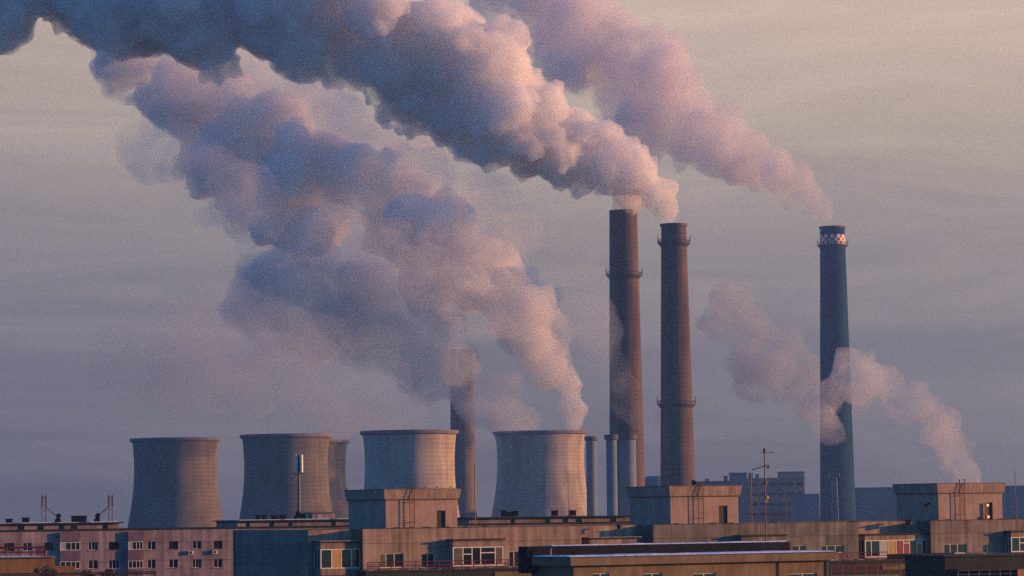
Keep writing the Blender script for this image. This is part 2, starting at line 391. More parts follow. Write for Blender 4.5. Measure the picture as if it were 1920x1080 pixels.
cooling_tower(536, 815, 82, YT, 'dark cooling tower behind the antenna pole with vertical panels', M['tower'])
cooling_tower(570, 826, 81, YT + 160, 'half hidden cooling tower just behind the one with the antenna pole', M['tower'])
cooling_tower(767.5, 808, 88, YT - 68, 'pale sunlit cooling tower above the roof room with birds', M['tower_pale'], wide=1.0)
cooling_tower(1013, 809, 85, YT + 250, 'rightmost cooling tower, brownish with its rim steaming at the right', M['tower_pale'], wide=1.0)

def gallery(t, r, z, posts=True):
    gm = MB(); gm.lathe([(r - 0.2, z), (r + 2.0, z), (r + 2.0, z + 0.7), (r - 0.2, z + 0.7)], 48, close=True)
    gm.lathe([(r - 0.1, z - 2.2), (r + 1.7, z - 0.02), (r - 0.1, z - 0.02)], 48, close=True)
    gm.lathe([(r + 1.8, z + 2.0), (r + 2.05, z + 2.0), (r + 2.05, z + 2.25), (r + 1.8, z + 2.25)], 48, close=True)
    for k in range(24):
        a = 2 * math.pi * k / 24; gm.tube([((r + 1.9) * math.cos(a), (r + 1.9) * math.sin(a), z + 0.5), ((r + 1.9) * math.cos(a), (r + 1.9) * math.sin(a), z + (4.6 if k % 6 == 0 else 2.2))], 0.22 if k % 6 == 0 else 0.12, 5)
    return gm.build('gallery', M['chimney_steel'], t)
def chimney(x_top, y_top, w_top, x_bot, y_bot, w_bot, Y, label, m, galleries=(), cap=True, n=48):
    top = at(x_top, y_top, Y); bot = at(x_bot, y_bot, Y); s = Y / PXM
    H = top.z; rt = w_top * s / 2; rb0 = w_bot * s / 2
    cx = bot.x + (top.x - bot.x) * 0.5
    t = empty('chimney', (cx, Y, 0)); tag(t, label, 'chimney', 'tall chimneys of the power plant')
    def rad(z):
        k = (H - z) / (H - bot.z); return rt + (rb0 - rt) * k
    zs = [0] + [H * k / 24 for k in range(1, 24)] + [H - 0.5]
    prof = [(rad(z), z) for z in zs]; inner = [(rad(z) - 0.8, z) for z in reversed(zs)]
    MB().lathe(prof + inner, n, close=True).build('shaft', m, t, True)
    if cap: MB().lathe([(rt - 0.8, H - 1.6), (rt + 0.7, H - 1.4), (rt + 0.75, H), (rt - 0.8, H)], n, close=True).build('cap_ring', M['chimney_steel'], t, True)
    for py in galleries:
        z = at(x_top, py, Y).z; gallery(t, rad(z), z)
    ld = MB(); a = math.pi * 1.36                           # access ladder with its cage up the shaft
    for da in (-0.04, 0.04):
        ld.tube([((rad(z) + 0.45) * math.cos(a + da), (rad(z) + 0.45) * math.sin(a + da), z) for z in (1, H * 0.5, H - 1)], 0.14, 5)
    for z in np.arange(2, H - 2, 2.5): ld.tube([((rad(z) + 0.45) * math.cos(a - 0.04), (rad(z) + 0.45) * math.sin(a - 0.04), z), ((rad(z) + 0.45) * math.cos(a + 0.04), (rad(z) + 0.45) * math.sin(a + 0.04), z)], 0.1, 4)
    ld.build('ladder', M['chimney_steel'], t)
    return t, rad, H
chimney(1169, 393, 52, 1175.5, 900, 66, 1880, 'widest reddish chimney, its top wrapped in the thick smoke, one gallery half way', M['brick'], (517,), cap=False)
chimney(1264, 420, 47, 1270, 905, 65, 1840, 'reddish chimney between the other two tall ones, with two ring galleries', M['brick2'], (457, 759))
t3, rad3, H3 = chimney(1562, 425, 46, 1569.5, 950, 66, 2300, 'dark blue chimney with a red and white checkered band at its top', M['dark_shaft'], (461,))
chimney(866, 655, 42, 869, 975, 50, 2480, 'faint chimney veiled by smoke, rising behind the pale cooling tower', M['tower'], (), cap=False)
# painted warning squares
def warning_band(t, rad, z0, z1, rows=3, cols=24):
    vs, fs, mi = [], [], []
    for j in range(rows + 1):
        z = z0 + (z1 - z0) * j / rows
        for k in range(cols * 2): a = math.pi * k / cols; vs.append(((rad(z) + 0.12) * math.cos(a), (rad(z) + 0.12) * math.sin(a), z))
    n = cols * 2
    for j in range(rows):
        for k in range(n):
            fs.append((j * n + k, j * n + (k + 1) % n, (j + 1) * n + (k + 1) % n, (j + 1) * n + k)); mi.append(((k // 2) + j) % 2)
    me = bpy.data.meshes.new('warning_band'); me.from_pydata(vs, [], fs); me.materials.append(M['mark_red']); me.materials.append(M['mark_white'])
    for p, i in zip(me.polygons, mi): p.material_index = i
    o = bpy.data.objects.new('warning_band', me); C.objects.link(o); o.parent = t
warning_band(t3, rad3, at(1562, 459, 2300).z, at(1562, 441, 2300).z)

def short_stack(px, ytop, w, Y, label):
    p = at(px, ytop, Y); r = w * Y / PXM / 2; H = p.z
    t = empty('short_stack', (p.x, Y, 0)); tag(t, label, 'stack', 'short dark stacks between the chimneys')
    MB().lathe([(r * 1.05, 0), (r, H - 3), (r - 0.5, H - 3), (r * 1.05 - 0.5, 0)], 32, close=True).build('shaft', M['hall'], t, True)
    MB().lathe([(r - 0.5, H - 3.2), (r + 1.0, H - 2.6), (r + 1.0, H), (r - 0.5, H)], 32, close=True).build('cap_ring', M['chimney_steel'], t, True)
short_stack(1108, 818, 19, 2060, 'short dark stack beside the rightmost cooling tower')
short_stack(1146, 815, 20, 1790, 'short dark stack, left one of the pair under the widest chimney')
short_stack(1176, 815, 32, 1800, 'thicker short stack standing before the widest chimney')

def hall(name, px0, px1, ytop, Y, depth, label, m, detail=0, seed=0, cat='building', rz=0.0):
    """A plant building: walls with window strips, a roof with its edge, vents."""
    a, b = at(px0, ytop, Y), at(px1, ytop, Y); H = (a.z + b.z) / 2; w = b.x - a.x
    t = empty(name, (a.x, Y, 0), rz); tag(t, label, cat)
    MB().box(0, w, 0, depth, 0, H - 0.8).build('wall', m, t)
    MB().box(-0.4, w + 0.4, -0.4, depth + 0.4, H - 0.8, H).build('roof', M['hall'], t)
    rg = random.Random(seed)
    z = H - 6
    k = 0
    while z > H - 40 and z > 8 and detail:
        sm = MB(); x = 2.0
        while x < w - 4:
            sm.box(x, min(x + 5, w - 1.5), -0.15, 0.3, z, z + 2.2); x += 7
        sm.build('window_strip', M['glass'], t); z -= 7.5; k += 1
    if detail > 1:
        for i in range(detail):
            x = rg.uniform(2, w - 5); h = rg.uniform(1.5, 4); q = rg.uniform(2, 3.5)
            vm = MB(); vm.box(x, x + q, 2, 2 + q, H, H + h); vm.box(x - 0.3, x + q + 0.3, 1.7, 2.3 + q, H + h, H + h + 0.4)
            vm.build('roof_vent', M['hall'], t)
    return t, w, H
hall('boiler_house', 1385, 1508, 896, 2440, 60, 'pinkish block with ducts along its roof, behind the yellow ball antenna', M['hall_pink'], 4, 1)
hall('stair_tower', 1466, 1508, 884, 2452, 40, 'tall pinkish end tower at the right of the ducted block', M['hall_pink'], 0, 2, 'tower')
hall('filter_house', 1372, 1400, 886, 2430, 30, 'narrow bluish tower at the left of the ducted block', M['hall'], 0, 3, 'tower')
hall('conveyor_house', 1492, 1536, 926, 2200, 40, 'low blue block left of the dark chimney foot', M['hall'], 0, 4)
hall('turbine_hall', 1598, 1960, 912, 2350, 80, 'long blue hall right of the dark chimney, behind the end roof room', M['hall'], 0, 5)
hall('pump_house', 1300, 1384, 902, 2450, 50, 'dim low hall right of the second chimney foot', M['hall'], 2, 6)
tk = at(1228, 892, 2180); tt = empty('storage_tank', (tk.x, 2180, 0)); tag(tt, 'round blue tank with domed top left of the reddish chimney foot', 'tank')
MB().lathe([(9, 0), (9, tk.z - 3)], 32).build('wall', M['hall'], tt, True)
MB().lathe([(9.2, tk.z - 3), (8.4, tk.z - 1.3), (5.5, tk.z - 0.3), (0.01, tk.z)], 32).build('dome', M['hall'], tt, True)
# lattice mast
lp = at(1564, 895, 1500); lt = empty('lattice_mast', (lp.x, 1500, 0)); tag(lt, 'slim pale lattice mast in front of the dark chimney foot', 'mast')
lm = MB(); H = lp.z
def lw(z): return 0.9 + 0.8 * (1 - z / H)
for sx in (-1, 1):
    for sy in (-1, 1): lm.tube([(sx * lw(0), sy * lw(0), 0), (sx * lw(H), sy * lw(H), H)], 0.4, 5)
zz = 0
while zz < H - 3:
    for sy in (-1, 1):
        lm.tube([(-lw(zz), sy * lw(zz), zz), (lw(zz + 3), sy * lw(zz + 3), zz + 3)], 0.18, 4); lm.tube([(lw(zz), sy * lw(zz), zz), (-lw(zz + 3), sy * lw(zz + 3), zz + 3)], 0.18, 4)
        lm.tube([(-lw(zz), sy * lw(zz), zz), (lw(zz), sy * lw(zz), zz)], 0.12, 4)
    zz += 3
lm.build('lattice', M['tower_pale'], lt)
pm = MB(); pm.box(-2.6, 2.6, -1.8, 1.8, H, H + 0.4)
for x in (-2.5, 2.5): pm.tube([(x, 0, H), (x, 0, H + 2.0)], 0.22, 5)
pm.tube([(-2.5, 0, H + 1.6), (2.5, 0, H + 1.6)], 0.16, 5); pm.build('platform', M['tower_pale'], lt)
# ------------------------------------------------------------------ apartment blocks
class Frame:
    """A building's own axes: x along its front, y into the building, z up."""
    def __init__(s, px, py, Y, theta):
        p = at(px, py, Y); s.o = Vector((p.x, p.y, 0)); s.th = theta
        s.inv = (Matrix.Translation(s.o) @ Matrix.Rotation(theta, 4, 'Z')).inverted()
    def hit(s, px, py, y=0.0):
        """(x, z) where the pixel meets the upright plane y of this building."""
        p = s.inv @ Vector((0, 0, CAM_Z)); d = s.inv.to_3x3() @ ray(px, py); t = (y - p.y) / d.y
        q = p + d * t; return q.x, q.z
    def side(s, px, py, x):
        p = s.inv @ Vector((0, 0, CAM_Z)); d = s.inv.to_3x3() @ ray(px, py); t = (x - p.x) / d.x
        q = p + d * t; return q.y, q.z
    def rect(s, x0, y0, x1, y1, y=0.0):
        a = s.hit(x0, y1, y); b = s.hit(x1, y0, y); return a[0], b[0], a[1], b[1]
def facade(mb, x0, x1, z0, z1, y, holes=(), reveal=0.3, axis='x', at_x=0.0):
    xs = sorted({x0, x1, *[h[0] for h in holes], *[h[1] for h in holes]}); zs = sorted({z0, z1, *[h[2] for h in holes], *[h[3] for h in holes]})
    xs = [x for x in xs if x0 <= x <= x1]; zs = [z for z in zs if z0 <= z <= z1]
    for i in range(len(xs) - 1):
        for j in range(len(zs) - 1):
            cx, cz = (xs[i] + xs[i + 1]) / 2, (zs[j] + zs[j + 1]) / 2
            if any(h[0] < cx < h[1] and h[2] < cz < h[3] for h in holes): continue
            mb.quad((xs[i], y, zs[j]), (xs[i + 1], y, zs[j]), (xs[i + 1], y, zs[j + 1]), (xs[i], y, zs[j + 1]))
    for a, b, c, d in holes:
        e = y + reveal
        mb.quad((a, y, c), (b, y, c), (b, e, c), (a, e, c)); mb.quad((a, y, d), (b, y, d), (b, e, d), (a, e, d))
        mb.quad((a, y, c), (a, e, c), (a, e, d), (a, y, d)); mb.quad((b, y, c), (b, e, c), (b, e, d), (b, y, d))
    return mb
def window(parent, r, y, mull=(0.5,), transom=None, frame='white', t=0.09, curtains=(), sill=True, name='window', reveal=0.2):
    x0, x1, z0, z1 = r; yf = y + reveal
    f = MB(); f.box(x0, x0 + t, yf - 0.06, yf + 0.06, z0, z1); f.box(x1 - t, x1, yf - 0.06, yf + 0.06, z0, z1)
    f.box(x0 + t, x1 - t, yf - 0.06, yf + 0.06, z0, z0 + t); f.box(x0 + t, x1 - t, yf - 0.06, yf + 0.06, z1 - t, z1)
    for m in mull:
        c = x0 + (x1 - x0) * m; f.box(c - t / 2, c + t / 2, yf - 0.055, yf + 0.055, z0 + t, z1 - t)
    for tr in (transom or ()):                                   # (from, to, height) in fractions
        a, b, h = tr; zc = z0 + (z1 - z0) * h; f.box(x0 + (x1 - x0) * a + t / 2, x0 + (x1 - x0) * b - t / 2, yf - 0.05, yf + 0.05, zc - t / 2, zc + t / 2)
    w = f.build(name, M[frame], parent)
    MB().box(x0 + 0.01, x1 - 0.01, yf - 0.01, yf + 0.01, z0 + 0.01, z1 - 0.01).build('pane', M['glass'], w)
    for a, b, m in curtains:
        MB().box(x0 + (x1 - x0) * a + 0.03, x0 + (x1 - x0) * b - 0.03, yf - 0.03, yf - 0.013, z0 + 0.04, z1 - 0.04).build('curtain', M[m], w)
    if sill: MB().box(x0 - 0.08, x1 + 0.08, y - 0.12, yf - 0.062, z0 - 0.07, z0 - 0.002).build('sill', M['concrete'], w)
    return w
def railing(name, pts, z, h, m, parent=None, step=1.6, r=0.05, rails=(1.0, 0.55)):
    mb = MB()
    for (xa, ya), (xb, yb) in zip(pts, pts[1:]):
        a, b = Vector((xa, ya, z)), Vector((xb, yb, z)); n = max(1, round((b - a).length / step))
        for k in range(n + 1):
            p = a.lerp(b, k / n); mb.tube([p, p + Vector((0, 0, h))], r * 1.1, 5)
        for q in rails: mb.tube([a + Vector((0, 0, h * q)), b + Vector((0, 0, h * q))], r, 5)
    return mb.build(name, M[m], parent)

# ---- the long block in the middle: three stair wells, each with a lift room on the roof
TH = R(28); F = Frame(680, 1000, 418, TH)
block = empty('apartment_block', F.o, TH)
tag(block, 'long flat roofed apartment block across the middle with three boxy roof rooms', 'apartment block')
RC = 2.9                                                        # depth of the recessed bays
ZT = F.hit(680, 992)[1]; ZR = ZT - 0.35
xa = F.hit(578, 1000, RC)[0]; xb = 0.0; xc = F.hit(1090, 1000)[0]; xd = F.hit(1225, 1000)[0]; xe = F.hit(1610, 1000)[0]
xf = F.hit(1745, 1000)[0]; xg = F.hit(2020, 1000)[0]
DEP = F.side(437, 1000, xa)[0]
def rects(*ps, y=0.0): return [F.rect(*p, y) for p in ps]
wb = rects((712, 1037, 757, 1065), (790, 1037, 815, 1065), (955, 1033, 976, 1064))
wd = rects((1487, 1022, 1512, 1037), (1541, 1022, 1583, 1037), (1300, 1040, 1345, 1066))
wf = rects((1771, 1019, 1813, 1038), (1843, 1019, 1864, 1038))
def levels(h): return [(a, b, c - 2.75, d - 2.75) for a, b, c, d in h]
for nm, x0, x1, holes, m in (('front_wall', xb, xc, wb, 'tan'), ('front_wall', xd, xe, wd, 'grey_render'), ('front_wall', xf, xg, wf, 'grey_tan')):
    low = levels(holes); w = MB(); facade(w, x0, x1, 0, ZT, 0, holes + low)
    w.quad((x0, 0, 0), (x0, RC, 0), (x0, RC, ZT), (x0, 0, ZT)); w.quad((x1, 0, 0), (x1, RC, 0), (x1, RC, ZT), (x1, 0, ZT))
    # parapet: top and inner face
    w.quad((x0, 0, ZT), (x1, 0, ZT), (x1, 0.28, ZT), (x0, 0.28, ZT)); w.quad((x0, 0.28, ZR), (x1, 0.28, ZR), (x1, 0.28, ZT), (x0, 0.28, ZT))
    w.build(nm, M[m], block)
for nm, x0, x1 in (('recessed_wall', xa, xb), ('recessed_wall', xc, xd), ('recessed_wall', xe, xf)):
    w = MB(); facade(w, x0, x1, 0, ZT, RC); w.quad((x0, RC, ZT), (x1, RC, ZT), (x1, RC + 0.28, ZT), (x0, RC + 0.28, ZT)); w.quad((x0, RC + 0.28, ZR), (x1, RC + 0.28, ZR), (x1, RC + 0.28, ZT), (x0, RC + 0.28, ZT))
    w.build(nm, M['tan'], block)
gw = MB(); gw.quad((xa, RC, 0), (xa, DEP, 0), (xa, DEP, ZT), (xa, RC, ZT)); gw.quad((xa, RC, ZT), (xa, DEP, ZT), (xa + 0.28, DEP, ZT), (xa + 0.28, RC, ZT)); gw.quad((xa + 0.28, RC, ZR), (xa + 0.28, DEP, ZR), (xa + 0.28, DEP, ZT), (xa + 0.28, RC, ZT))
gw.build('gable_wall', M['gable'], block)
bw = MB(); bw.box(xa + 0.3, xg, DEP - 0.3, DEP, 0, ZT); bw.box(xg - 0.3, xg + 0.001, RC, DEP - 0.31, 0, ZT); bw.build('back_wall', M['gable'], block)
rf = MB()
for x0, x1, y0 in ((xa + 0.28, xb, RC + 0.28), (xb, xc, 0.28), (xc, xd, RC + 0.28), (xd, xe, 0.28), (xe, xf, RC + 0.28), (xf, xg, 0.28)):
    rf.quad((x0, y0, ZR), (x1, y0, ZR), (x1, DEP - 0.3, ZR), (x0, DEP - 0.3, ZR))
rf.build('roof', M['dark_felt'], block)
# dark drip coping along the parapets
cp = MB()
for x0, x1, y0 in ((xa - 0.08, xb - 0.08, RC), (xb - 0.08, xc + 0.08, 0), (xc + 0.08, xd - 0.08, RC), (xd - 0.08, xe + 0.08, 0), (xe + 0.08, xf - 0.08, RC), (xf - 0.08, xg, 0)):
    cp.box(x0, x1, y0 - 0.08, y0 + 0.36, ZT + 0.004, ZT + 0.07)
cp.build('coping', M['dark_felt'], block)
for holes, specs in ((wb, [((0.28, 0.62), ((0.0, 0.3, 'curtain_brown'),)), ((0.5,), ()), ((0.45,), ())]), (wd, [((0.5,), ()), ((0.25, 0.62), ()), ((0.5,), ())]), (wf, [((0.27, 0.6), ()), ((0.45,), ())])):
    for h, (mull, cur) in zip(holes, specs):
        window(block, h, 0, mull, frame='white', curtains=cur); window(block, levels([h])[0], 0, mull, frame='white')
# glazed balconies
def glazed_balcony(fr, parent, px0, px1, y_can, y_glass, y_sill, front, back, mull, transom=None, curtains=(), m='tan', frame='white', canopy=True, below=1.1):
    x0, _ = fr.hit(px0, y_glass, front); x1, zg1 = fr.hit(px1, y_glass, front); zg0 = fr.hit((px0 + px1) / 2, y_sill, front)[1]; zg1 = fr.hit((px0 + px1) / 2, y_glass, front)[1]; zc = fr.hit((px0 + px1) / 2, y_can, front)[1]
    b = MB(); b.box(x0, x1, front, back, zg1, zc - 0.12); b.box(x0, x1, front, back, zg0 - below, zg0)
    o = b.build('glazed_balcony', M[m], parent)
    MB().box(x0 - 0.25, x1 + 0.25, front - 0.3, back, zc - 0.12, zc + 0.06).build('canopy', M['dark_felt'], o)
    if canopy: MB().box(x0 - 0.2, x1 + 0.2, front - 0.26, front + 0.5, zc + 0.062, zc + 0.085).build('snow_cover', M['snow'], o)
    window(o, (x0 + 0.02, x1 - 0.02, zg0 + 0.004, zg1 - 0.004), front - 0.1, mull, transom, frame, 0.13, curtains, False, 'glazing')
    # side glazing
    for xs in (x0 + 0.05, x1 - 0.05):
        s = MB(); yy0, yy1 = front + 0.22, back - 0.05
        for k in range(3):
            y = yy0 + (yy1 - yy0) * k / 2; s.box(xs - 0.05, xs + 0.05, y - 0.05, y + 0.05, zg0, zg1)
        g = s.build('side_glazing', M[frame], o); MB().box(xs - 0.01, xs + 0.01, yy0, yy1, zg0, zg1).build('pane', M['glass'], g)
    return o
glazed_balcony(F, block, 601, 676, 1015, 1029, 1066, 0.9, RC - 0.003, (0.28, 0.52, 0.78), curtains=((0.29, 0.51, 'curtain_yellow'),))
glazed_balcony(F, block, 849, 944, 1011, 1025, 1061, -1.3, -0.003, (0.2, 0.38, 0.55, 0.84), ((0.2, 0.38, 0.62), (0.55, 0.84, 0.68)), ((0.0, 0.19, 'curtain_brown'), (0.85, 1.0, 'curtain_brown')), canopy=False)
glazed_balcony(F, block, 1106, 1200, 1008, 1022, 1060, 0.9, RC - 0.003, (0.28, 0.52, 0.78))
glazed_balcony(F, block, 1390, 1474, 1003, 1014, 1050, -1.3, -0.003, (0.28, 0.52, 0.78), m='grey_render', canopy=False)
glazed_balcony(F, block, 1622, 1738, 1001, 1012, 1044, 0.9, RC - 0.003, (0.1, 0.24, 0.37, 0.5, 0.62, 0.72, 0.84, 0.92), ((0.62, 0.72, 0.8), (0.84, 0.92, 0.8)), ((0.25, 0.36, 'curtain_pale'), (0.38, 0.49, 'curtain_yellow'), (0.51, 0.61, 'curtain_red'), (0.63, 0.71, 'curtain_red')), canopy=False)
glazed_balcony(F, block, 1896, 2000, 995, 1006, 1034, -1.3, -0.003, (0.15, 0.35, 0.6), ((0.15, 0.35, 0.6),), canopy=False)
# lift rooms on the roof
def lift_room(px_l, px_c, px_r, py_top, py_cor, py_base, setback, ladder_px, door_px, lit=False):
    x0, zc = F.hit(px_c, py_cor, setback); x1 = F.hit(px_r, py_cor, setback)[0]; zt = F.hit(px_c, py_top, setback)[1]
    yb = F.side(px_l, py_cor, x0)[0]; zb = ZR - 0.02
    d = F.rect(door_px[0], door_px[1], door_px[2], door_px[3], setback); d = (d[0], d[1], zb + 0.25, d[3])
    w = MB(); facade(w, x0, x1, zb, zc, setback, [d], 0.35)
    w.quad((x0, setback, zb), (x0, yb, zb), (x0, yb, zc), (x0, setback, zc)); w.quad((x1, setback, zb), (x1, yb, zb), (x1, yb, zc), (x1, setback, zc)); w.quad((x0, yb, zb), (x1, yb, zb), (x1, yb, zc), (x0, yb, zc))
    room = w.build('lift_room', M['liftroom'], block)
    o0, o1 = 0.22, 0.42                                           # the parapet band leans out a little
    c = MB(); A = [(x0 - o0, setback - o0), (x1 + o0, setback - o0), (x1 + o0, yb + o0), (x0 - o0, yb + o0)]; B = [(x0 - o1, setback - o1), (x1 + o1, setback - o1), (x1 + o1, yb + o1), (x0 - o1, yb + o1)]
    c.add([(x, y, zc) for x, y in A] + [(x, y, zt) for x, y in B], [(0, 1, 5, 4), (1, 2, 6, 5), (2, 3, 7, 6), (3, 0, 4, 7), (0, 1, 2, 3), (4, 5, 6, 7)])
    c.build('cornice', M['cornice'], room)
    k = MB(); e = o1 + 0.05
    k.box(x0 - e, x1 + e, setback - e, yb + e, zt + 0.003, zt + 0.09); k.box(x0 - o0 - 0.06, x1 + o0 + 0.06, setback - o0 - 0.06, yb + o0 + 0.06, zc - 0.09, zc - 0.003); k.build('drip_edge', M['rust'], room)
    dm = MB(); dm.box(d[0] + 0.02, d[1] - 0.02, setback + 0.22, setback + 0.3, d[2], d[3] - 0.02)
    dm.build('door', M['black'], room)
    if lit:
        dl = MB(); xl = d[0] - 0.05; dl.box(xl - 0.55, xl, setback - 0.32, setback - 0.27, zb + 0.3, d[3] - 0.05); leaf = dl.build('open_door', M['brown'], room)
        lb = MB(); lb.lathe([(0.01, 0), (0.13, 0.05), (0.2, 0.2), (0.17, 0.36), (0.08, 0.45), (0.01, 0.46)], 12)
        l = lb.build('lamp', M['lamp'], room); l.location = (d[0] - 0.18, setback - 0.5, zb + 0.55)
        l2 = MB().box(d[0] - 0.3, d[0] + 0.1, setback - 0.36, setback - 0.322, d[3] - 0.55, d[3] - 0.25).build('lamp', M['lamp'], room)
    L = MB(); xl = F.hit(ladder_px[0], py_cor, setback - 0.5)[0]; xr = F.hit(ladder_px[1], py_cor, setback - 0.5)[0]; yl = setback - 0.56
    for x in (xl, xr):
        L.tube([(x, yl, zb), (x, yl, zt + 0.25), (x - 0.05, yl, zt + 0.5), (x + 0.08, yl + 0.1, zt + 0.66), (x + 0.22, yl + 0.2, zt + 0.5), (x + 0.24, yl + 0.25, zt + 0.1)], 0.05, 6)
    z = zb + 0.3
    while z < zt: L.tube([(xl, yl, z), (xr, yl, z)], 0.028, 5); z += 0.33
    for z in (zb + 1.2, zc - 0.4): L.tube([(xl, yl, z), (xl, setback, z)], 0.03, 5); L.tube([(xr, yl, z), (xr, setback, z)], 0.03, 5)
    L.build('ladder', M['rust'], room)
    return x0, x1, yb, zt
P1 = lift_room(653, 723, 857, 918, 936, 990, 1.0, (768, 777), (819, 957, 835, 985))
P2 = lift_room(1181, 1257, 1384, 912, 930, 981, 1.0, (1309, 1318), (1348, 948, 1364, 979))
P3 = lift_room(1681, 1759, 1879, 907, 924, 975, 1.0, (1799, 1808), (1851, 942, 1861, 971), lit=True)
# low ventilation caps along the roof edge
for px, w_ in ((745, 20), (772, 14), (802, 22), (840, 14), (873, 16), (912, 18), (1162, 18), (1270, 14), (1338, 20), (1372, 10), (1450, 22), (1600, 20), (1706, 26), (1780, 18), (1842, 16), (1880, 20)):
    x, z = F.hit(px, 985, 0.6); r = w_ / 28
    v = MB(); v.lathe([(r * 0.5, ZR + 0.02), (r * 0.5, ZR + 0.5), (r, ZR + 0.52), (r * 0.9, ZR + 0.62), (r * 0.3, ZR + 0.7), (0.01, ZR + 0.71)], 14)
    o = v.build('vent_cap', M['black'], block, True); o.location = (x, 0.62 + r * 0.0 + 0.15, -0.18)
# service gear on the gable: pipes
gp = MB(); gp.tube([(xa - 0.12, DEP - 0.6, 0), (xa - 0.12, DEP - 0.6, ZT - 0.3)], 0.09, 6); gp.build('drain_pipe', M['steel'], block)

# ---- the pink block behind
TP = R(20); Q = Frame(437, 1000, 487, TP)
pink = empty('apartment_block', Q.o, TP)
tag(pink, 'pink apartment block at the left with purple balconies and a snowy attic roof', 'apartment block')
xl, xr = Q.hit(-90, 1000)[0], Q.hit(1260, 1000)[0]
ZP = Q.hit(330, 992)[1]; ZA = Q.hit(120, 980)[1]; DP = 13.0
cols = [(8, 27), (43, 60), (83, 100), (166, 184), (204, 224), (277, 292), (317, 334), (361, 378), (401, 417)]
holes = []
for a, b in cols:
    for y0, y1 in ((1015.5, 1031), (1049.5, 1066)):
        dy = (250 - (a + b) / 2) * 0.011; holes.append(Q.rect(a, y0 + dy, b, y1 + dy))
att = [(-90, 224), (446, 720), (880, 1182)]
ah = []
for a, b in ((33, 46), (70, 82), (110, 121), (133, 145), (192, 203), (462, 469), (505, 514), (541, 549), (622, 630), (958, 966), (1022, 1032), (1056, 1066), (1080, 1092), (1145, 1156)):
    h = Q.rect(a, 984, b, 995); ah.append((h[0], h[1], ZA - 1.3, ZA - 0.35))
w = MB(); facade(w, xl, xr, 0, ZP, 0, holes + [(a, b, c - 5.5, d - 5.5) for a, b, c, d in holes])
w.quad((xl, 0, 0), (xl, DP, 0), (xl, DP, ZP), (xl, 0, ZP)); w.quad((xr, 0, 0), (xr, DP, 0), (xr, DP, ZP), (xr, 0, ZP)); w.quad((xl, DP, 0), (xr, DP, 0), (xr, DP, ZP), (xl, DP, ZP))
w.build('front_wall', M['pink'], pink)
MB().box(xl - 0.1, xr + 0.1, -0.25, DP + 0.2, ZP + 0.003, ZP + 0.22).build('roof', M['dark_felt'], pink)
for i, h in enumerate(holes):
    window(pink, h, 0, (0.5,) if i % 3 else (0.35, 0.68), frame='white' if i % 4 else 'frame_dark', t=0.07)
for a, b in att:
    x0, x1 = Q.hit(a, 985)[0], Q.hit(b, 985)[0]
    hh = [h for h in ah if x0 < h[0] and h[1] < x1]
    w = MB(); facade(w, x0, x1, ZP + 0.22, ZA - 0.18, 0.15, hh, 0.25)
    w.quad((x0, 0.15, ZP + 0.22), (x0, DP - 0.2, ZP + 0.22), (x0, DP - 0.2, ZA - 0.18), (x0, 0.15, ZA - 0.18)); w.quad((x1, 0.15, ZP + 0.22), (x1, DP - 0.2, ZP + 0.22), (x1, DP - 0.2, ZA - 0.18), (x1, 0.15, ZA - 0.18))
    at_ = w.build('attic', M['tan'] if a > 800 else M['pink'], pink)
    MB().box(x0 - 0.5, x1 + 0.5, -0.45, DP + 0.3, ZA - 0.177, ZA).build('attic_roof', M['dark_felt'], at_)
    if a < 800:
        rg = random.Random(int(a + 200)); sm = MB(); x = x0 + 0.5                 # snow left in patches on the flat roof
        while x < x1 - 1:
            wd_ = rg.uniform(3, 9); sm.box(x, min(x + wd_, x1), 0.3 + rg.uniform(0, 1.2), DP - rg.uniform(0.2, 3), ZA + 0.004, ZA + 0.05 + rg.uniform(0, 0.05)); x += wd_ + rg.uniform(0.2, 2.5)
        sm.build('snow_cover', M['snow'], at_)
    for h in hh: window(at_, h, 0.15, (0.5,), frame='frame_dark', sill=False, t=0.06)
# balconies of the pink block
for px0, px1 in ((112, 151), (240, 269)):
    for k, (yt, yb) in enumerate(((997, 1014), (1031, 1050), (1066, 1083))):
        dy = (250 - px0) * 0.011
        x0, z1 = Q.hit(px0, yt + dy, -0.5); x1, _ = Q.hit(px1, yt + dy, -0.5); z0 = Q.hit(px0, yb + dy, -0.5)[1]
        b = MB(); b.box(x0, x1, -0.5, -0.38, z0, z1); b.box(x0, x0 + 0.12, -0.38, -0.003, z0, z1); b.box(x1 - 0.12, x1, -0.38, -0.003, z0, z1); b.box(x0 + 0.12, x1 - 0.12, -0.38, -0.003, z0, z0 + 0.15)
        o = b.build('balcony', M['mauve'], pink)
        if k < 2:
            zn = z0 - 0.0; zs = Q.hit(px0, (1031, 1066)[k] + dy, -0.5)[1]
            window(o, (x0 + 0.05, x1 - 0.05, zs + 0.02, zn - 0.1), -0.58, (0.28, 0.55, 0.78), frame='white', t=0.09, sill=False, name='glazing', curtains=((0.0, 0.26, 'curtain_pale'),) if k == 0 else ())
# air conditioners
for px, py in ((358, 1036), (403, 1035)):
    x, z = Q.hit(px, py, -0.2); a = MB(); a.box(x - 0.4, x + 0.4, -0.42, -0.1, z - 0.28, z + 0.28); a.box(x - 0.35, x - 0.28, -0.1, -0.003, z - 0.3, z - 0.2); a.box(x + 0.28, x + 0.35, -0.1, -0.003, z - 0.3, z - 0.2)
    o = a.build('air_conditioner', M['white'], pink); f = MB(); f.lathe([(0.22, -0.005), (0.22, 0.01), (0.01, 0.01)], 16); g_ = f.build('fan_grille', M['black'], o); g_.rotation_euler = (R(90), 0, 0); g_.location = (x - 0.08, -0.424, z)
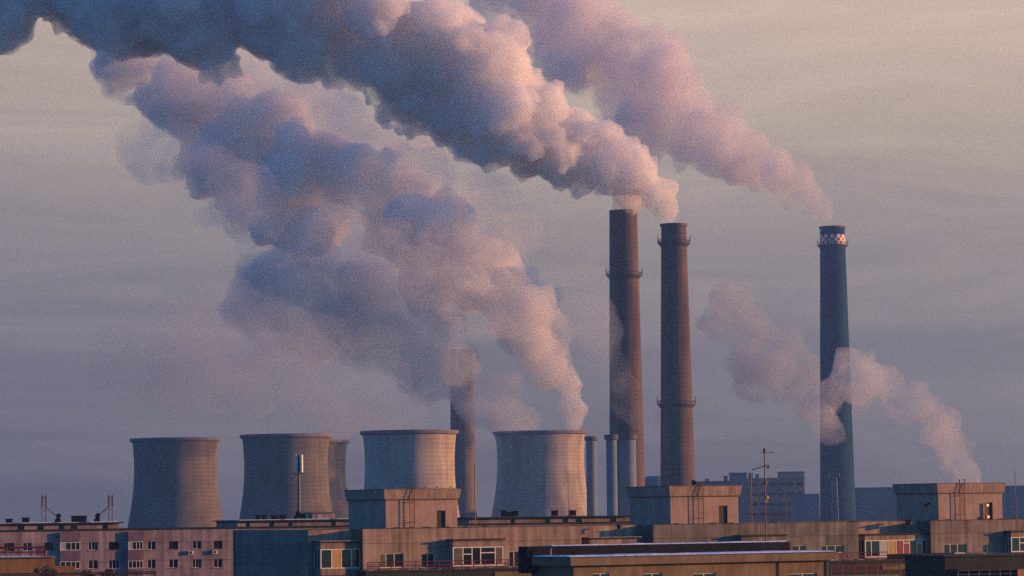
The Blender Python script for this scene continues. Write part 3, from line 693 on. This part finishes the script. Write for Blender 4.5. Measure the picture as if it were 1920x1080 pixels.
# chimney boxes on the pink roofs
for px, wpx, hpx in ((17, 10, 5), (48, 11, 7), (148, 26, 9), (484, 6, 6), (495, 6, 6), (515, 10, 5), (530, 10, 6), (945, 8, 9), (956, 8, 6), (966, 8, 8), (1040, 10, 8), (1074, 10, 8)):
    p = Q.hit(px, 975, 5.0)[0]; w2 = wpx / 24; h = hpx / 12 + 0.15
    v = MB(); v.box(p - w2, p + w2, 4.6, 5.4, ZA + 0.05, ZA + h); v.box(p - w2 - 0.12, p + w2 + 0.12, 4.48, 5.52, ZA + h, ZA + h + 0.12)
    v.build('vent_shaft', M['tar'], pink)
# low lift room on the attic roof by the pole
x0, x1 = Q.hit(586, 968, 4)[0], Q.hit(628, 968, 4)[0]; zt = Q.hit(606, 962, 4)[1]
v = MB(); v.box(x0, x1, 4, 8, ZA + 0.05, zt); o = v.build('roof_hut', M['pink'], pink); MB().box(x0 - 0.2, x1 + 0.2, 3.8, 8.2, zt + 0.002, zt + 0.12).build('hut_roof', M['rust'], o)

# ---- terrace building in front of the long block
ty = -4.5
ter = empty('terrace_building', F.o, TH); tag(ter, 'low dark fronted building with red railings along its roof terrace', 'building')
x0, zt_ = F.hit(686, 1067, ty); x1 = F.hit(1665, 1055, ty)[0]; x2 = F.hit(1790, 1040, ty)[0]; ZTe = F.hit(850, 1066, ty)[1]
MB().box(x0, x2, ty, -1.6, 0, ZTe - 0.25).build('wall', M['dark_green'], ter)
MB().box(x0 - 0.2, x2 + 0.2, ty - 0.25, -1.5, ZTe - 0.247, ZTe).build('slab', M['dark_felt'], ter)
railing('railing', [(x0 + 0.3, ty + 0.05), (F.hit(996, 1060, ty)[0], ty + 0.05)], ZTe, 1.0, 'red_rail', ter, 1.75, 0.06, (1.0, 0.5, 0.15))
railing('railing', [(F.hit(1572, 1050, ty)[0], ty + 0.05), (x1, ty + 0.05)], ZTe, 1.0, 'red_rail', ter, 1.75, 0.06, (1.0, 0.5, 0.15))
zq = F.hit(1715, 1038, ty)[1]
MB().box(x1, x2, ty - 0.05, ty + 0.2, ZTe + 0.003, zq).build('parapet_screen', M['tar'], ter)
rg = random.Random(5); sm = MB(); x = x0 + 0.5
while x < x2 - 2:
    w_ = rg.uniform(0.4, 1.6); sm.box(x, x + w_, ty + 0.25, ty + 0.6 + rg.uniform(0, 0.8), ZTe + 0.003, ZTe + 0.03 + rg.uniform(0, 0.03)); x += w_ + rg.uniform(0.3, 2.2)
tag(sm.build('snow_cover', M['snow'], ter), kind='stuff')
# lower olive panels
for px0, px1, y0, y1 in ((928, 996, 1071, 1100), (1655, 1762, 1056, 1068)):
    r = F.rect(px0, y0, px1, y1, ty - 0.1); MB().box(r[0], r[1], ty - 0.1, ty - 0.003, max(r[2], 1), min(r[3], ZTe - 0.26)).build('panel', M['olive'], ter)

# ---- the low block with snowy roof edges in front
TF = R(31); G = Frame(1070, 1047, 300, TF)
low = empty('low_block', G.o, TF); tag(low, 'brown low block in front with two snow edged roof levels', 'building')
ZG = G.hit(1070, 1046)[1]; xR = G.hit(1572, 1040)[0]; DG = G.side(976, 1047, 0.0)[0]; zcb = G.hit(1070, 1061)[1]
MB().box(0, xR, 0, DG, zcb, ZG).build('cornice', M['brown'], low)
wy = 0.75; wl = []
for a, b in ((1112, 1142), (1206, 1242), (1300, 1342), (1480, 1532)):
    r = G.rect(a, 1074, b, 1096, wy); wl.append(r)
w = MB(); facade(w, wy, xR - wy, 0, zcb, wy, wl); w.quad((wy, wy, 0), (wy, DG - wy, 0), (wy, DG - wy, zcb), (wy, wy, zcb)); w.quad((xR - wy, wy, 0), (xR - wy, DG - wy, 0), (xR - wy, DG - wy, zcb), (xR - wy, wy, zcb)); w.quad((wy, DG - wy, 0), (xR - wy, DG - wy, 0), (xR - wy, DG - wy, zcb), (wy, DG - wy, zcb))
w.build('wall', M['brown'], low)
for r in wl: window(low, r, wy, (0.5,), t=0.08)
ed = MB(); ed.box(-0.06, xR + 0.06, -0.06, DG + 0.06, ZG + 0.003, ZG + 0.07); ed.build('roof', M['dark_felt'], low)
def snow_sheet(name, x0, x1, y0, y1, z, parent, seed, th=0.1, n=70, gap=0.0):
    """Thin old snow with a ragged front edge and uneven thickness."""
    rg = random.Random(seed); vs = []; fs = []; e = [rg.uniform(0, 0.12) for _ in range(n + 1)]
    for i in range(n + 1):
        x = x0 + (x1 - x0) * i / n; h = th * (0.45 + 0.55 * noise.noise((x * 0.35, seed, 0)) + 0.35 * noise.noise((x * 1.4, seed, 3)) + 0.35)
        h = max(0.012, h)
        vs += [(x, y0 + e[i], z), (x, y0 + e[i] + 0.5, z + h), (x, y1 - 0.05, z + h * 0.9), (x, y1, z)]
    for i in range(n):
        for k in range(3): fs.append((i * 4 + k, i * 4 + 4 + k, i * 4 + 5 + k, i * 4 + 1 + k))
    fs += [(0, 1, 2, 3), (n * 4, n * 4 + 1, n * 4 + 2, n * 4 + 3)]
    return MB().add(vs, fs).build(name, M['snow'], parent)
snow_sheet('snow_cover', 0.0, xR - 0.3, 0.0, DG - 2.2, ZG + 0.073, low, 3, 0.13)
yu = DG - 2.0; xu0, zu = G.hit(988, 1024, yu); xu1 = G.hit(1481, 1016, yu)[0]; zu = G.hit(1200, 1021, yu)[1]
up = MB().box(xu0, xu1, yu, yu + 1.6, ZG - 1.5, zu).build('upper_roof', M['tar'], low)
snow_sheet('snow_cover', xu0 + 3, xu1 - 0.2, yu - 0.05, yu + 1.5, zu + 0.003, up, 8, 0.12)
vp = G.hit(1032, 1040, yu - 0.8)[0]; v = MB(); v.tube([(vp, yu - 0.8, ZG + 0.07), (vp, yu - 0.8, ZG + 0.75)], 0.09, 8); v.tube([(vp, yu - 0.8, ZG + 0.75), (vp, yu - 0.8, ZG + 0.82)], 0.16, 8); v.build('vent_pipe', M['steel'], low)
for px in (1460, 1550):
    x = G.hit(px, 1070, wy)[0]; v = MB(); v.tube([(x, wy - 0.1, 0), (x, wy - 0.1, zcb - 0.05)], 0.07, 6); v.build('drain_pipe', M['steel'], low)
# pole with railing in front of the low block
# ---- the dark block at the right edge
K = Frame(1772, 1050, 372, R(24)); dk = empty('corner_building', K.o, R(24)); tag(dk, 'dark green building cut off by the right edge, under the lit doorway room', 'building')
zk = K.hit(1840, 1040)[1]; xk = K.hit(2010, 1040)[0]
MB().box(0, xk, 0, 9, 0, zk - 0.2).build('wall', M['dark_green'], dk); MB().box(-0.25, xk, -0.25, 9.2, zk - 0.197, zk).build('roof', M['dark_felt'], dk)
zl = K.hit(1840, 1066)[1]; MB().box(0.4, xk, -2.2, -0.003, zl - 0.2, zl).build('ledge', M['dark_felt'], dk)
railing('railing', [(0.4, -2.1), (xk, -2.1)], zl - 1.2, 1.1, 'steel', dk, 1.4, 0.05)
r = K.rect(1908, 1067, 1930, 1085, -2.3); MB().box(r[0], r[1], -2.35, -2.25, r[2], r[3]).build('panel', M['ochre'], dk)
# ---- railed walkway at the bottom right
Wk = Frame(1570, 1066, 340, R(28)); wkb = empty('walkway', Wk.o, R(28)); tag(wkb, 'railed walkway of dull green panels beside the brown low block', 'walkway')
xw = Wk.hit(1690, 1060)[0]; zw = Wk.hit(1620, 1063)[1]
MB().box(-0.6, xw, 0.2, 4, 0, zw - 0.9).build('deck', M['olive'], wkb)
railing('railing', [(-0.6, 0.3), (xw, 0.3)], zw - 0.9, 1.0, 'red_rail', wkb, 1.5, 0.06, (1.0, 0.5))
# ---- ochre house bottom left
O = Frame(103, 1043, 330, R(16)); och = empty('ochre_house', O.o, R(16)); tag(och, 'orange walled house in the lower left corner with a railed roof', 'house')
zo = O.hit(90, 1043)[1]; xo = O.hit(-60, 1043)[0]; DO = 8.0
MB().box(xo, 0, 0, DO, 0, zo - 0.12).build('wall', M['ochre'], och); MB().box(xo - 0.2, 0.15, -0.2, DO + 0.2, zo - 0.117, zo).build('roof', M['concrete'], och)
snow_sheet('snow_cover', xo, -1.2, -0.15, 3, zo + 0.003, och, 12, 0.09)
railing('railing', [(xo, 0.8), (O.hit(84, 1035, 0.8)[0], 0.8), (O.hit(84, 1035, 0.8)[0], DO - 1)], zo, 0.98, 'red_rail', och, 1.3, 0.07, (1.0, 0.9, 0.45))
r = O.rect(103, 1062, 142, 1085, 0); MB().box(0.01, r[1], 0.3, 5, 0, r[3]).build('side_wall', M['ochre'], och)
# ---- terrace rail along the bottom left
Tb = Frame(285, 1075, 250, R(12)); tb = empty('terrace_roof', Tb.o, R(12)); tag(tb, 'dark flat roof under a long rail along the bottom left edge', 'building')
xt = Tb.hit(-60, 1075)[0]; zt = Tb.hit(150, 1074)[1]
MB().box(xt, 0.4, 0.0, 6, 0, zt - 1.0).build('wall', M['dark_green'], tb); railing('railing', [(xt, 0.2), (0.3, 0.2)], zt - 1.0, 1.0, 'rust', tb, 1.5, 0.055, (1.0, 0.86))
# ------------------------------------------------------------------ masts, aerials, birds, trees
def pole_on(fr, px, py_top, y, z0, r=0.05, name='antenna_pole', label='', cat='pole', m='red_rail', group=None):
    x, zt = fr.hit(px, py_top, y); w = fr.inv.inverted() @ Vector((x, y, z0))
    t = empty(name, (w.x, w.y, z0), fr.th); tag(t, label, cat, group)
    MB().tube([(0, 0, 0), (0, 0, zt - z0)], r, 8).build('pole', M[m], t)
    MB().box(-0.2, 0.2, -0.2, 0.2, 0, 0.12).build('foot_plate', M['steel'], t)
    return t, zt - z0
G1 = 'thin bare poles on the roofs'
t, h = pole_on(F, 890, 868, 4.0, ZR, 0.07, 'roof_pole', 'dark red roof pole right of the first roof room', group=G1)
t, h = pole_on(F, 1408, 885, 5.0, ZR, 0.06, 'roof_pole', 'thin roof pole just left of the television aerial', group=G1)
t, h = pole_on(F, 1903, 885, 5.0, ZR, 0.055, 'roof_pole', 'thin roof pole near the right edge of the picture', group=G1)
t, h = pole_on(Q, 1065, 885, 5.0, ZA, 0.05, 'roof_pole', 'faint thin pole before the rightmost cooling tower', group=G1)
# television aerial on the low block's upper roof
t, h = pole_on(G, 1433, 842, yu + 0.8, zu + 0.003, 0.06, 'television_aerial', 'tall television aerial mast with crossbars and a yellow ball', 'aerial')
s = 320 / PXM
a = MB(); zz = h - 0.35
a.tube([(-0.35, 0, zz), (1.15, 0.1, zz)], 0.03, 5)
for k in range(6): a.tube([(-0.3 + k * 0.27, -0.45 + k * 0.03, zz), (-0.3 + k * 0.27, 0.45 - k * 0.03, zz)], 0.02, 4)
a.build('crossbar', M['rust'], t)
a = MB(); zz = h - 1.75; a.tube([(-1.6, 0, zz - 0.35), (0, 0, zz + 0.05), (0.55, 0, zz - 0.1)], 0.03, 5)
for k in range(7): a.tube([(-1.5 + k * 0.3, -0.4, zz - 0.33 + k * 0.08), (-1.5 + k * 0.3, 0.4, zz - 0.33 + k * 0.08)], 0.02, 4)
a.tube([(0.45, 0, zz - 0.2), (0.45, 0, zz + 0.05)], 0.12, 6); a.build('crossbar', M['rust'], t)
a = MB(); a.tube([(0.0, 0, h - 0.4), (0.0, 0, h - 0.05)], [0.06, 0.16], 8); a.tube([(0, 0, h - 0.05), (0, 0, h + 0.12)], [0.16, 0.02], 8); a.build('amplifier_box', M['rust'], t)
a = MB(); a.tube([(0.12, 0, h - 3.6), (0.5, -0.2, h - 2.6)], 0.03, 5); a.box(0.0, 0.35, -0.1, 0.1, h - 3.5, h - 3.1); a.build('bracket', M['rust'], t)
a = MB(); zb = h - 4.85
a.lathe([(0.01, zb - 0.2), (0.13, zb - 0.15), (0.2, zb), (0.13, zb + 0.15), (0.01, zb + 0.2)], 14, 0.17, -0.05); a.build('ball', M['yellow'], t, True)
MB().box(-0.06, 0.2, -0.1, 0.0, zb - 0.5, zb - 0.22).build('junction_box', M['steel'], t)
# mobile phone pole before the second tower
x, zt = Q.hit(560, 853, 5.0); z0 = ZA; w = Q.inv.inverted() @ Vector((x, 5.0, z0)); h = zt - z0
t = empty('phone_mast', (w.x, w.y, z0), TP); tag(t, 'telephone mast with bright antenna panels before the second cooling tower', 'mast')
MB().tube([(0, 0, 0), (0, 0, h)], [0.28, 0.17], 10).build('pole', M['steel'], t)
for ax, ay in ((0.32, -0.3), (-0.5, 0.1), (0.55, 0.35)):
    p = MB(); p.tube([(ax, ay, h - 2.7), (ax, ay, h + 0.02)], 0.24, 14); p.tube([(0, 0, h - 2.2), (ax, ay, h - 2.2)], 0.04, 5); p.tube([(0, 0, h - 0.5), (ax, ay, h - 0.5)], 0.04, 5); p.build('antenna_panel', M['aerial'], t)
p = MB(); p.box(-0.95, 0.75, -0.6, 0.6, h - 2.95, h - 2.8)
p.tube([(-0.95, 0.6, h - 2.3), (-0.95, -0.6, h - 2.3)], 0.03, 5); p.box(-0.6, -0.15, -0.4, 0.2, h - 3.3, h - 2.95); p.build('platform', M['steel'], t)
p = MB(); p.box(-0.75, 0.3, -0.6, 0.5, 0.06, 0.5); p.box(0.3, 0.9, -0.4, 0.6, 0.06, 0.95); p.box(-0.4, 0.1, -0.3, 0.4, 0.5, 1.2)
for sx in (-0.8, 0.9): p.tube([(sx, 0, 0.05), (0, 0, 2.0)], 0.06, 5)
p.build('equipment_cabinet', M['tar'], t)
# twin mast pairs at the left
def twin_mast(px, label, arm, dish):
    x, z = Q.hit(px, 970, 5.0); w = Q.inv.inverted() @ Vector((x, 5.0, ZA)); hh = Q.hit(px, 927, 5.0)[1] - ZA
    t = empty('twin_mast', (w.x, w.y, ZA), TP); tag(t, label, 'mast', 'twin antenna masts on the attic roof')
    for dx in (0.0, 0.55):
        p = MB(); p.tube([(dx, 0, 0), (dx, 0, hh)], 0.06, 6); p.tube([(dx, 0, hh - 0.05), (dx, 0, hh + 0.25)], 0.025, 5); p.box(dx - 0.11, dx + 0.11, -0.12, 0.12, hh - 1.9, hh - 0.25); p.build('antenna', M['rust'], t)
    p = MB(); p.tube([(0, 0, hh * 0.45), (0.55, 0, hh * 0.45)], 0.04, 5); p.tube([(0, 0, 0.6), (0.55, 0, 0.6)], 0.04, 5); p.tube([(0, 0, hh - 0.45), (0.55, 0, hh - 0.45)], 0.035, 5); p.build('cross_brace', M['rust'], t)
    p = MB(); p.tube([(0.0 if arm < 0 else 0.55, 0, hh * 0.55), (arm, 0, 0.85)], 0.09, 6); p.build('arm', M['steel'], t)
    p = MB(); p.box(arm - 0.4, arm + 0.35, -0.4, 0.4, 0.05, 0.55); p.box(arm - 0.22, arm + 0.3, -0.25, 0.25, 0.55, 1.15); p.tube([(arm, -0.2, 1.0), (arm, -0.45, 1.0)], [0.1, 0.4], 12); p.build('cabinet', M['tar'], t)
twin_mast(79, 'twin masts at the far left end of the snowy attic roof', 2.4, True)
twin_mast(204, 'twin masts with a slanting arm, beside the left cooling tower', -1.8, True)

# pigeons and dish on the lift rooms
def pigeon_mesh():
    m = MB(); st = [(-0.2, 0.012, 0.02), (-0.15, 0.03, 0.03), (-0.08, 0.06, 0.055), (0.0, 0.085, 0.08), (0.07, 0.08, 0.1), (0.115, 0.05, 0.15), (0.13, 0.036, 0.2), (0.145, 0.036, 0.235), (0.175, 0.022, 0.24), (0.2, 0.005, 0.232)]
    n = 8; vs = []; fs = []
    for x, r, z in st:
        for k in range(n): a_ = 2 * math.pi * k / n; vs.append((x, r * math.cos(a_), z + 0.07 + r * 0.9 * math.sin(a_)))
    for i in range(len(st) - 1):
        for k in range(n): fs.append((i * n + k, i * n + (k + 1) % n, (i + 1) * n + (k + 1) % n, (i + 1) * n + k))
    fs += [tuple(range(n)), tuple((len(st) - 1) * n + k for k in range(n))]
    m.add(vs, fs)
    for sy in (-0.03, 0.03): m.tube([(0.02, sy, 0), (0.01, sy, 0.09)], 0.009, 5)
    return m
pg = pigeon_mesh().build('pigeon', M['feather'], None, True)
first = True
for px, pyc, rz, sc_, lab in ((797, 914, 0.4, 0.95, 'small pigeon sitting low, nearest the ladder hoops'), (820, 912, 2.2, 1.25, 'upright pigeon, tallest of the three right of the ladder'), (845, 914, 3.3, 1.15, 'pigeon at the right end of the first roof room'), (653, 913, 0.2, 1.2, 'lone pigeon on the left corner of the first roof room')):
    if px < 700: x, y = P1[0] - 0.1, P1[2] + 0.1
    else: x, y = F.hit(px, pyc, 0.9)[0], 0.9
    o = pg if first else pg.copy()
    if not first: C.objects.link(o)
    first = False
    o.location = F.inv.inverted() @ Vector((x, y, P1[3] + 0.092)); o.rotation_euler = (0, 0, rz); o.scale = (sc_,) * 3
    tag(o, lab, 'pigeon', 'pigeons on the first roof room')
# dish beside the second ladder
x = F.hit(1299, 908, 0.9)[0]; w = F.inv.inverted() @ Vector((x, 0.9, P2[3] + 0.09)); t = empty('satellite_dish', w, TH + 0.5); tag(t, 'small dark dish on the second roof room beside its ladder', 'dish')
d = MB(); d.lathe([(0.01, 0.0), (0.16, 0.02), (0.3, 0.08), (0.42, 0.17), (0.41, 0.185), (0.29, 0.1), (0.01, 0.02)], 18); dd = d.build('reflector', M['black'], t, True); dd.rotation_euler = (R(70), 0, R(-40)); dd.location = (0, 0, 0.34)
d = MB(); d.tube([(0, 0.04, 0), (0, 0.02, 0.36)], 0.04, 6); d.tube([(0, 0, 0.3), (0.3, -0.35, 0.5)], 0.025, 5); d.build('bracket', M['steel'], t)
# flying crow: body and both wings in one skin
cm = MB(); st = [(-0.26, 0.05, 0.012), (-0.16, 0.04, 0.018), (-0.08, 0.045, 0.04), (0.0, 0.065, 0.06), (0.08, 0.06, 0.055), (0.14, 0.04, 0.042), (0.19, 0.042, 0.042), (0.23, 0.02, 0.022), (0.275, 0.004, 0.004)]
n = 8; vs = []; fs = []
for x, ry, rz in st:
    for k in range(n): a_ = 2 * math.pi * k / n; vs.append((x, ry * math.cos(a_), rz * math.sin(a_)))
for i in range(len(st) - 1):
    for k in range(n): fs.append((i * n + k, i * n + (k + 1) % n, (i + 1) * n + (k + 1) % n, (i + 1) * n + k))
cm.add(vs, fs + [tuple(range(n)), tuple((len(st) - 1) * n + k for k in range(n))])
for sy, up_ in ((-1, 0.30), (1, 0.22)):
    W_ = [(0.11, -0.10, 0.03, 0.02), (0.15, -0.12, 0.2, up_ * 0.75), (0.1, -0.15, 0.36, up_ * 1.05), (0.0, -0.16, 0.5, up_ * 1.25), (-0.1, -0.15, 0.56, up_ * 1.3)]
    vs = []; fs = []
    for x0_, x1_, y_, z_ in W_: vs += [(x0_, sy * y_, z_ + 0.008), (x1_, sy * y_, z_ + 0.004), (x1_, sy * y_, z_ - 0.004), (x0_, sy * y_, z_ - 0.008)]
    for i in range(len(W_) - 1):
        for k in range(4): fs.append((i * 4 + k, i * 4 + (k + 1) % 4, i * 4 + 4 + (k + 1) % 4, i * 4 + 4 + k))
    cm.add(vs, fs + [(0, 1, 2, 3), (16, 17, 18, 19)])
crow = cm.build('crow', M['crow'], None, True); crow.location = at(1733, 952, 300); crow.rotation_euler = (R(12), R(-14), R(215))
crow.scale = (1.25,) * 3
tag(crow, 'black crow flying before the blue side of the end roof room', 'crow')

# trees at the lower left
def tree(px, py_top, Y, r_px, label, seed):
    p = at(px, py_top, Y); rg = random.Random(seed); H = p.z; s = Y / PXM; rr = r_px * s
    t = empty('tree', (p.x, Y, 0)); tag(t, label, 'tree', 'tree tops along the bottom left edge')
    tr = MB(); tr.tube([(0, 0, 0), (0.15, 0.1, H * 0.5), (0, 0, H - rr * 0.7)], [0.32, 0.2, 0.05], 8)
    for k in range(9):
        a_ = rg.uniform(0, 6.28); z_ = H - rr * rg.uniform(1.2, 3.0); l = rr * rg.uniform(0.5, 0.95)
        tr.tube([(0, 0, z_), (l * 0.5 * math.cos(a_), l * 0.5 * math.sin(a_), z_ + l * 0.45), (l * math.cos(a_), l * math.sin(a_), z_ + l * 1.1)], [0.07, 0.04, 0.015], 5)
    tr.build('trunk', M['bark'], t)
    cr = MB()
    cl = [(rg.gauss(0, 0.42) * rr, rg.gauss(0, 0.42) * rr, H - rr * rg.uniform(0.25, 2.6), rr * rg.uniform(0.2, 0.42)) for _ in range(26)]
    for cx_, cy_, cz_, r_ in cl:
        for _ in range(60):
            v = Vector((rg.gauss(0, 1), rg.gauss(0, 1), rg.gauss(0, 1))).normalized() * r_ * rg.uniform(0.5, 1.1) + Vector((cx_, cy_, cz_))
            d1 = Vector((rg.gauss(0, 1), rg.gauss(0, 1), rg.gauss(0, 1))).normalized(); d2 = d1.orthogonal().normalized(); q = rg.uniform(0.08, 0.15)
            cr.quad(v - d1 * q, v - d2 * q * 0.5, v + d1 * q, v + d2 * q * 0.5)
    cr.build('crown', M['leaf'], t)
tree(92, 1057, 290, 26, 'dark tree top rising against the orange house wall', 4)
tree(166, 1068, 300, 13, 'small dark tree top just right of the orange house', 5)
tree(203, 1067, 310, 12, 'smallest tree top, below the first purple balconies', 6)
# ------------------------------------------------------------------ smoke of this plant
mA = smoke_mat('dense_white_smoke', 0.13, (0.968, 0.952, 0.945), skin=0.06, patch=0.7, size=13, rate=0.1)
mB = smoke_mat('drifting_smoke', 0.05, (0.94, 0.912, 0.925), skin=0.03, patch=0.7, size=34, rate=0.25)
mC = smoke_mat('tower_steam', 0.065, (0.93, 0.91, 0.89), skin=0.03, patch=0.85, size=40, rate=0.25)
mV = smoke_mat('thin_veil', 0.009, (0.64, 0.68, 0.76), patch=0.9, size=45, rate=0.4)
mE = smoke_mat('low_smoke', 0.032, (0.86, 0.85, 0.85), skin=0.02, patch=0.85, size=22, rate=0.3)
A = [(1262,418,16,1840),(1243,372,40,1845),(1195,332,68,1850),(1112,293,88,1850),(1015,243,112,1850),(905,182,138,1850),(790,112,158,1850),(660,45,165,1850),(500,0,165,1850),(320,-18,165,1850),(120,-35,165,1850),(-100,-50,165,1850)]
o = plume('smoke_plume', A, mA, 11, 1.3, levels=3, kids=(7, 5, 3), stray=0.02, amp=1.5, smooth=2, away=0.06, extra=((1176,374,24,1882),(1186,356,42,1876)), lump=(0.36, 0.64))
tag(o, 'thick white smoke plume from the two middle chimneys, sunlit along its top', 'smoke')
B = [(1555,418,12,2300),(1535,385,30,2300),(1480,345,55,2300),(1400,305,78,2300),(1300,235,95,2300),(1205,170,112,2300),(1120,100,120,2300),(1040,20,115,2300),(960,-70,120,2300)]
o = plume('smoke_plume', B, mB, 22, 1.9, amp=1.2, lump=(0.3, 0.6), stray=0.1, away=0.25); tag(o, 'soft pink smoke plume from the checkered chimney, behind the thick one', 'smoke')
CC = [(1078,822,26,2250),(1074,760,40,2250),(1035,685,62,2250),(985,590,90,2250),(920,525,110,2250),(825,478,130,2250),(715,425,148,2250),(600,368,160,2250),(480,305,155,2250),(380,235,145,2250),(310,140,140,2250),(270,30,140,2250)]
o = plume('smoke_plume', CC, mC, 33, 2.0, amp=1.5, lump=(0.26, 0.55), count=3, stray=0.15, away=0.6); tag(o, 'broad steam plume from the rightmost cooling tower drifting up and left', 'smoke')
mW = smoke_mat('frayed_veil', 0.013, (0.87, 0.87, 0.88), patch=0.9, size=35, rate=0.4)
W1 = [(1000,480,60,2320),(900,400,105,2320),(770,330,130,2320),(640,240,160,2320),(480,215,160,2320),(340,160,150,2320)]
o = plume('steam_veil', W1, mW, 71, 3.0, amp=2.0, lump=(0.2, 0.5), count=4); tag(o, 'light grey veil filling the gap between the thick plume and the broad plume', 'smoke')
W2 = [(1000,620,55,2220),(860,545,85,2220),(690,485,100,2220),(540,425,105,2220),(400,340,105,2220),(300,275,95,2220)]
o = plume('steam_veil', W2, mW, 72, 3.0, amp=2.0, lump=(0.2, 0.5), count=4); tag(o, 'ragged fringe of steam along the lower edge of the broad plume', 'smoke')
D = [(790,815,60,2040),(720,770,95,2040),(620,720,130,2040),(500,680,150,2040),(370,650,150,2040),(250,650,110,2040)]
o = plume('steam_veil', D, mV, 44, 3.5, amp=2.0, lump=(0.25, 0.6)); tag(o, 'thin grey veil of steam hanging over the left cooling towers', 'smoke')
D2 = [(1010,800,50,2230),(910,740,90,2230),(810,660,120,2230),(690,590,130,2230),(560,560,130,2230),(430,570,110,2230)]
o = plume('steam_veil', D2, smoke_mat('pale_veil', 0.03, (0.76, 0.78, 0.81), patch=0.85, size=35, rate=0.4), 45, 3.5, amp=2.0, lump=(0.25, 0.6)); tag(o, 'pale steam veil before the faint chimney, over the pale cooling tower', 'smoke')
D3 = [(1230,800,20,1770),(1175,755,45,1770),(1120,650,70,1770),(1080,540,80,1770),(1040,450,70,1770)]
o = plume('steam_veil', D3, smoke_mat('thinner_veil', 0.011, (0.75, 0.77, 0.8), patch=0.9, size=30, rate=0.4), 46, 3.0, amp=1.6, lump=(0.25, 0.6)); tag(o, 'faint steam wisp crossing the widest chimney', 'smoke')
E = [(1825,935,60,2180),(1812,890,48,2180),(1778,850,50,2180),(1740,795,62,2180),(1685,745,66,2180),(1615,705,70,2180),(1560,750,70,2180),(1530,790,60,2180)]
o = plume('smoke_plume', E, mE, 55, 2.4, amp=1.8, lump=(0.2, 0.5), count=4, stray=0.2, away=0.1); tag(o, 'low orange tinted smoke drifting across the checkered chimney foot', 'smoke')
E2 = [(1570,790,80,2450),(1490,700,100,2450),(1410,640,95,2450),(1350,570,70,2450)]
o = plume('smoke_plume', E2, smoke_mat('grey_smoke', 0.03, (0.62, 0.65, 0.7), patch=1.0, size=30, rate=0.3, skin=0.01), 56, 2.6, amp=1.8, lump=(0.2, 0.5), count=4, stray=0.2); tag(o, 'dim grey smoke between the reddish and the checkered chimney', 'smoke')
S4 = [(866,652,16,2480),(855,625,22,2480),(835,590,35,2480),(800,550,45,2480)]
o = plume('smoke_plume', S4, mB, 57, 2.2, amp=0.8); tag(o, 'short smoke puff leaving the faint chimney', 'smoke')
# ------------------------------------------------------------------ air
hz = MB().box(-3000, 3000, -55, 8000, -1, 700).build('haze', smoke_mat('air', HAZE, HAZE_COL, g=0.6)); hz['kind'] = 'stuff'
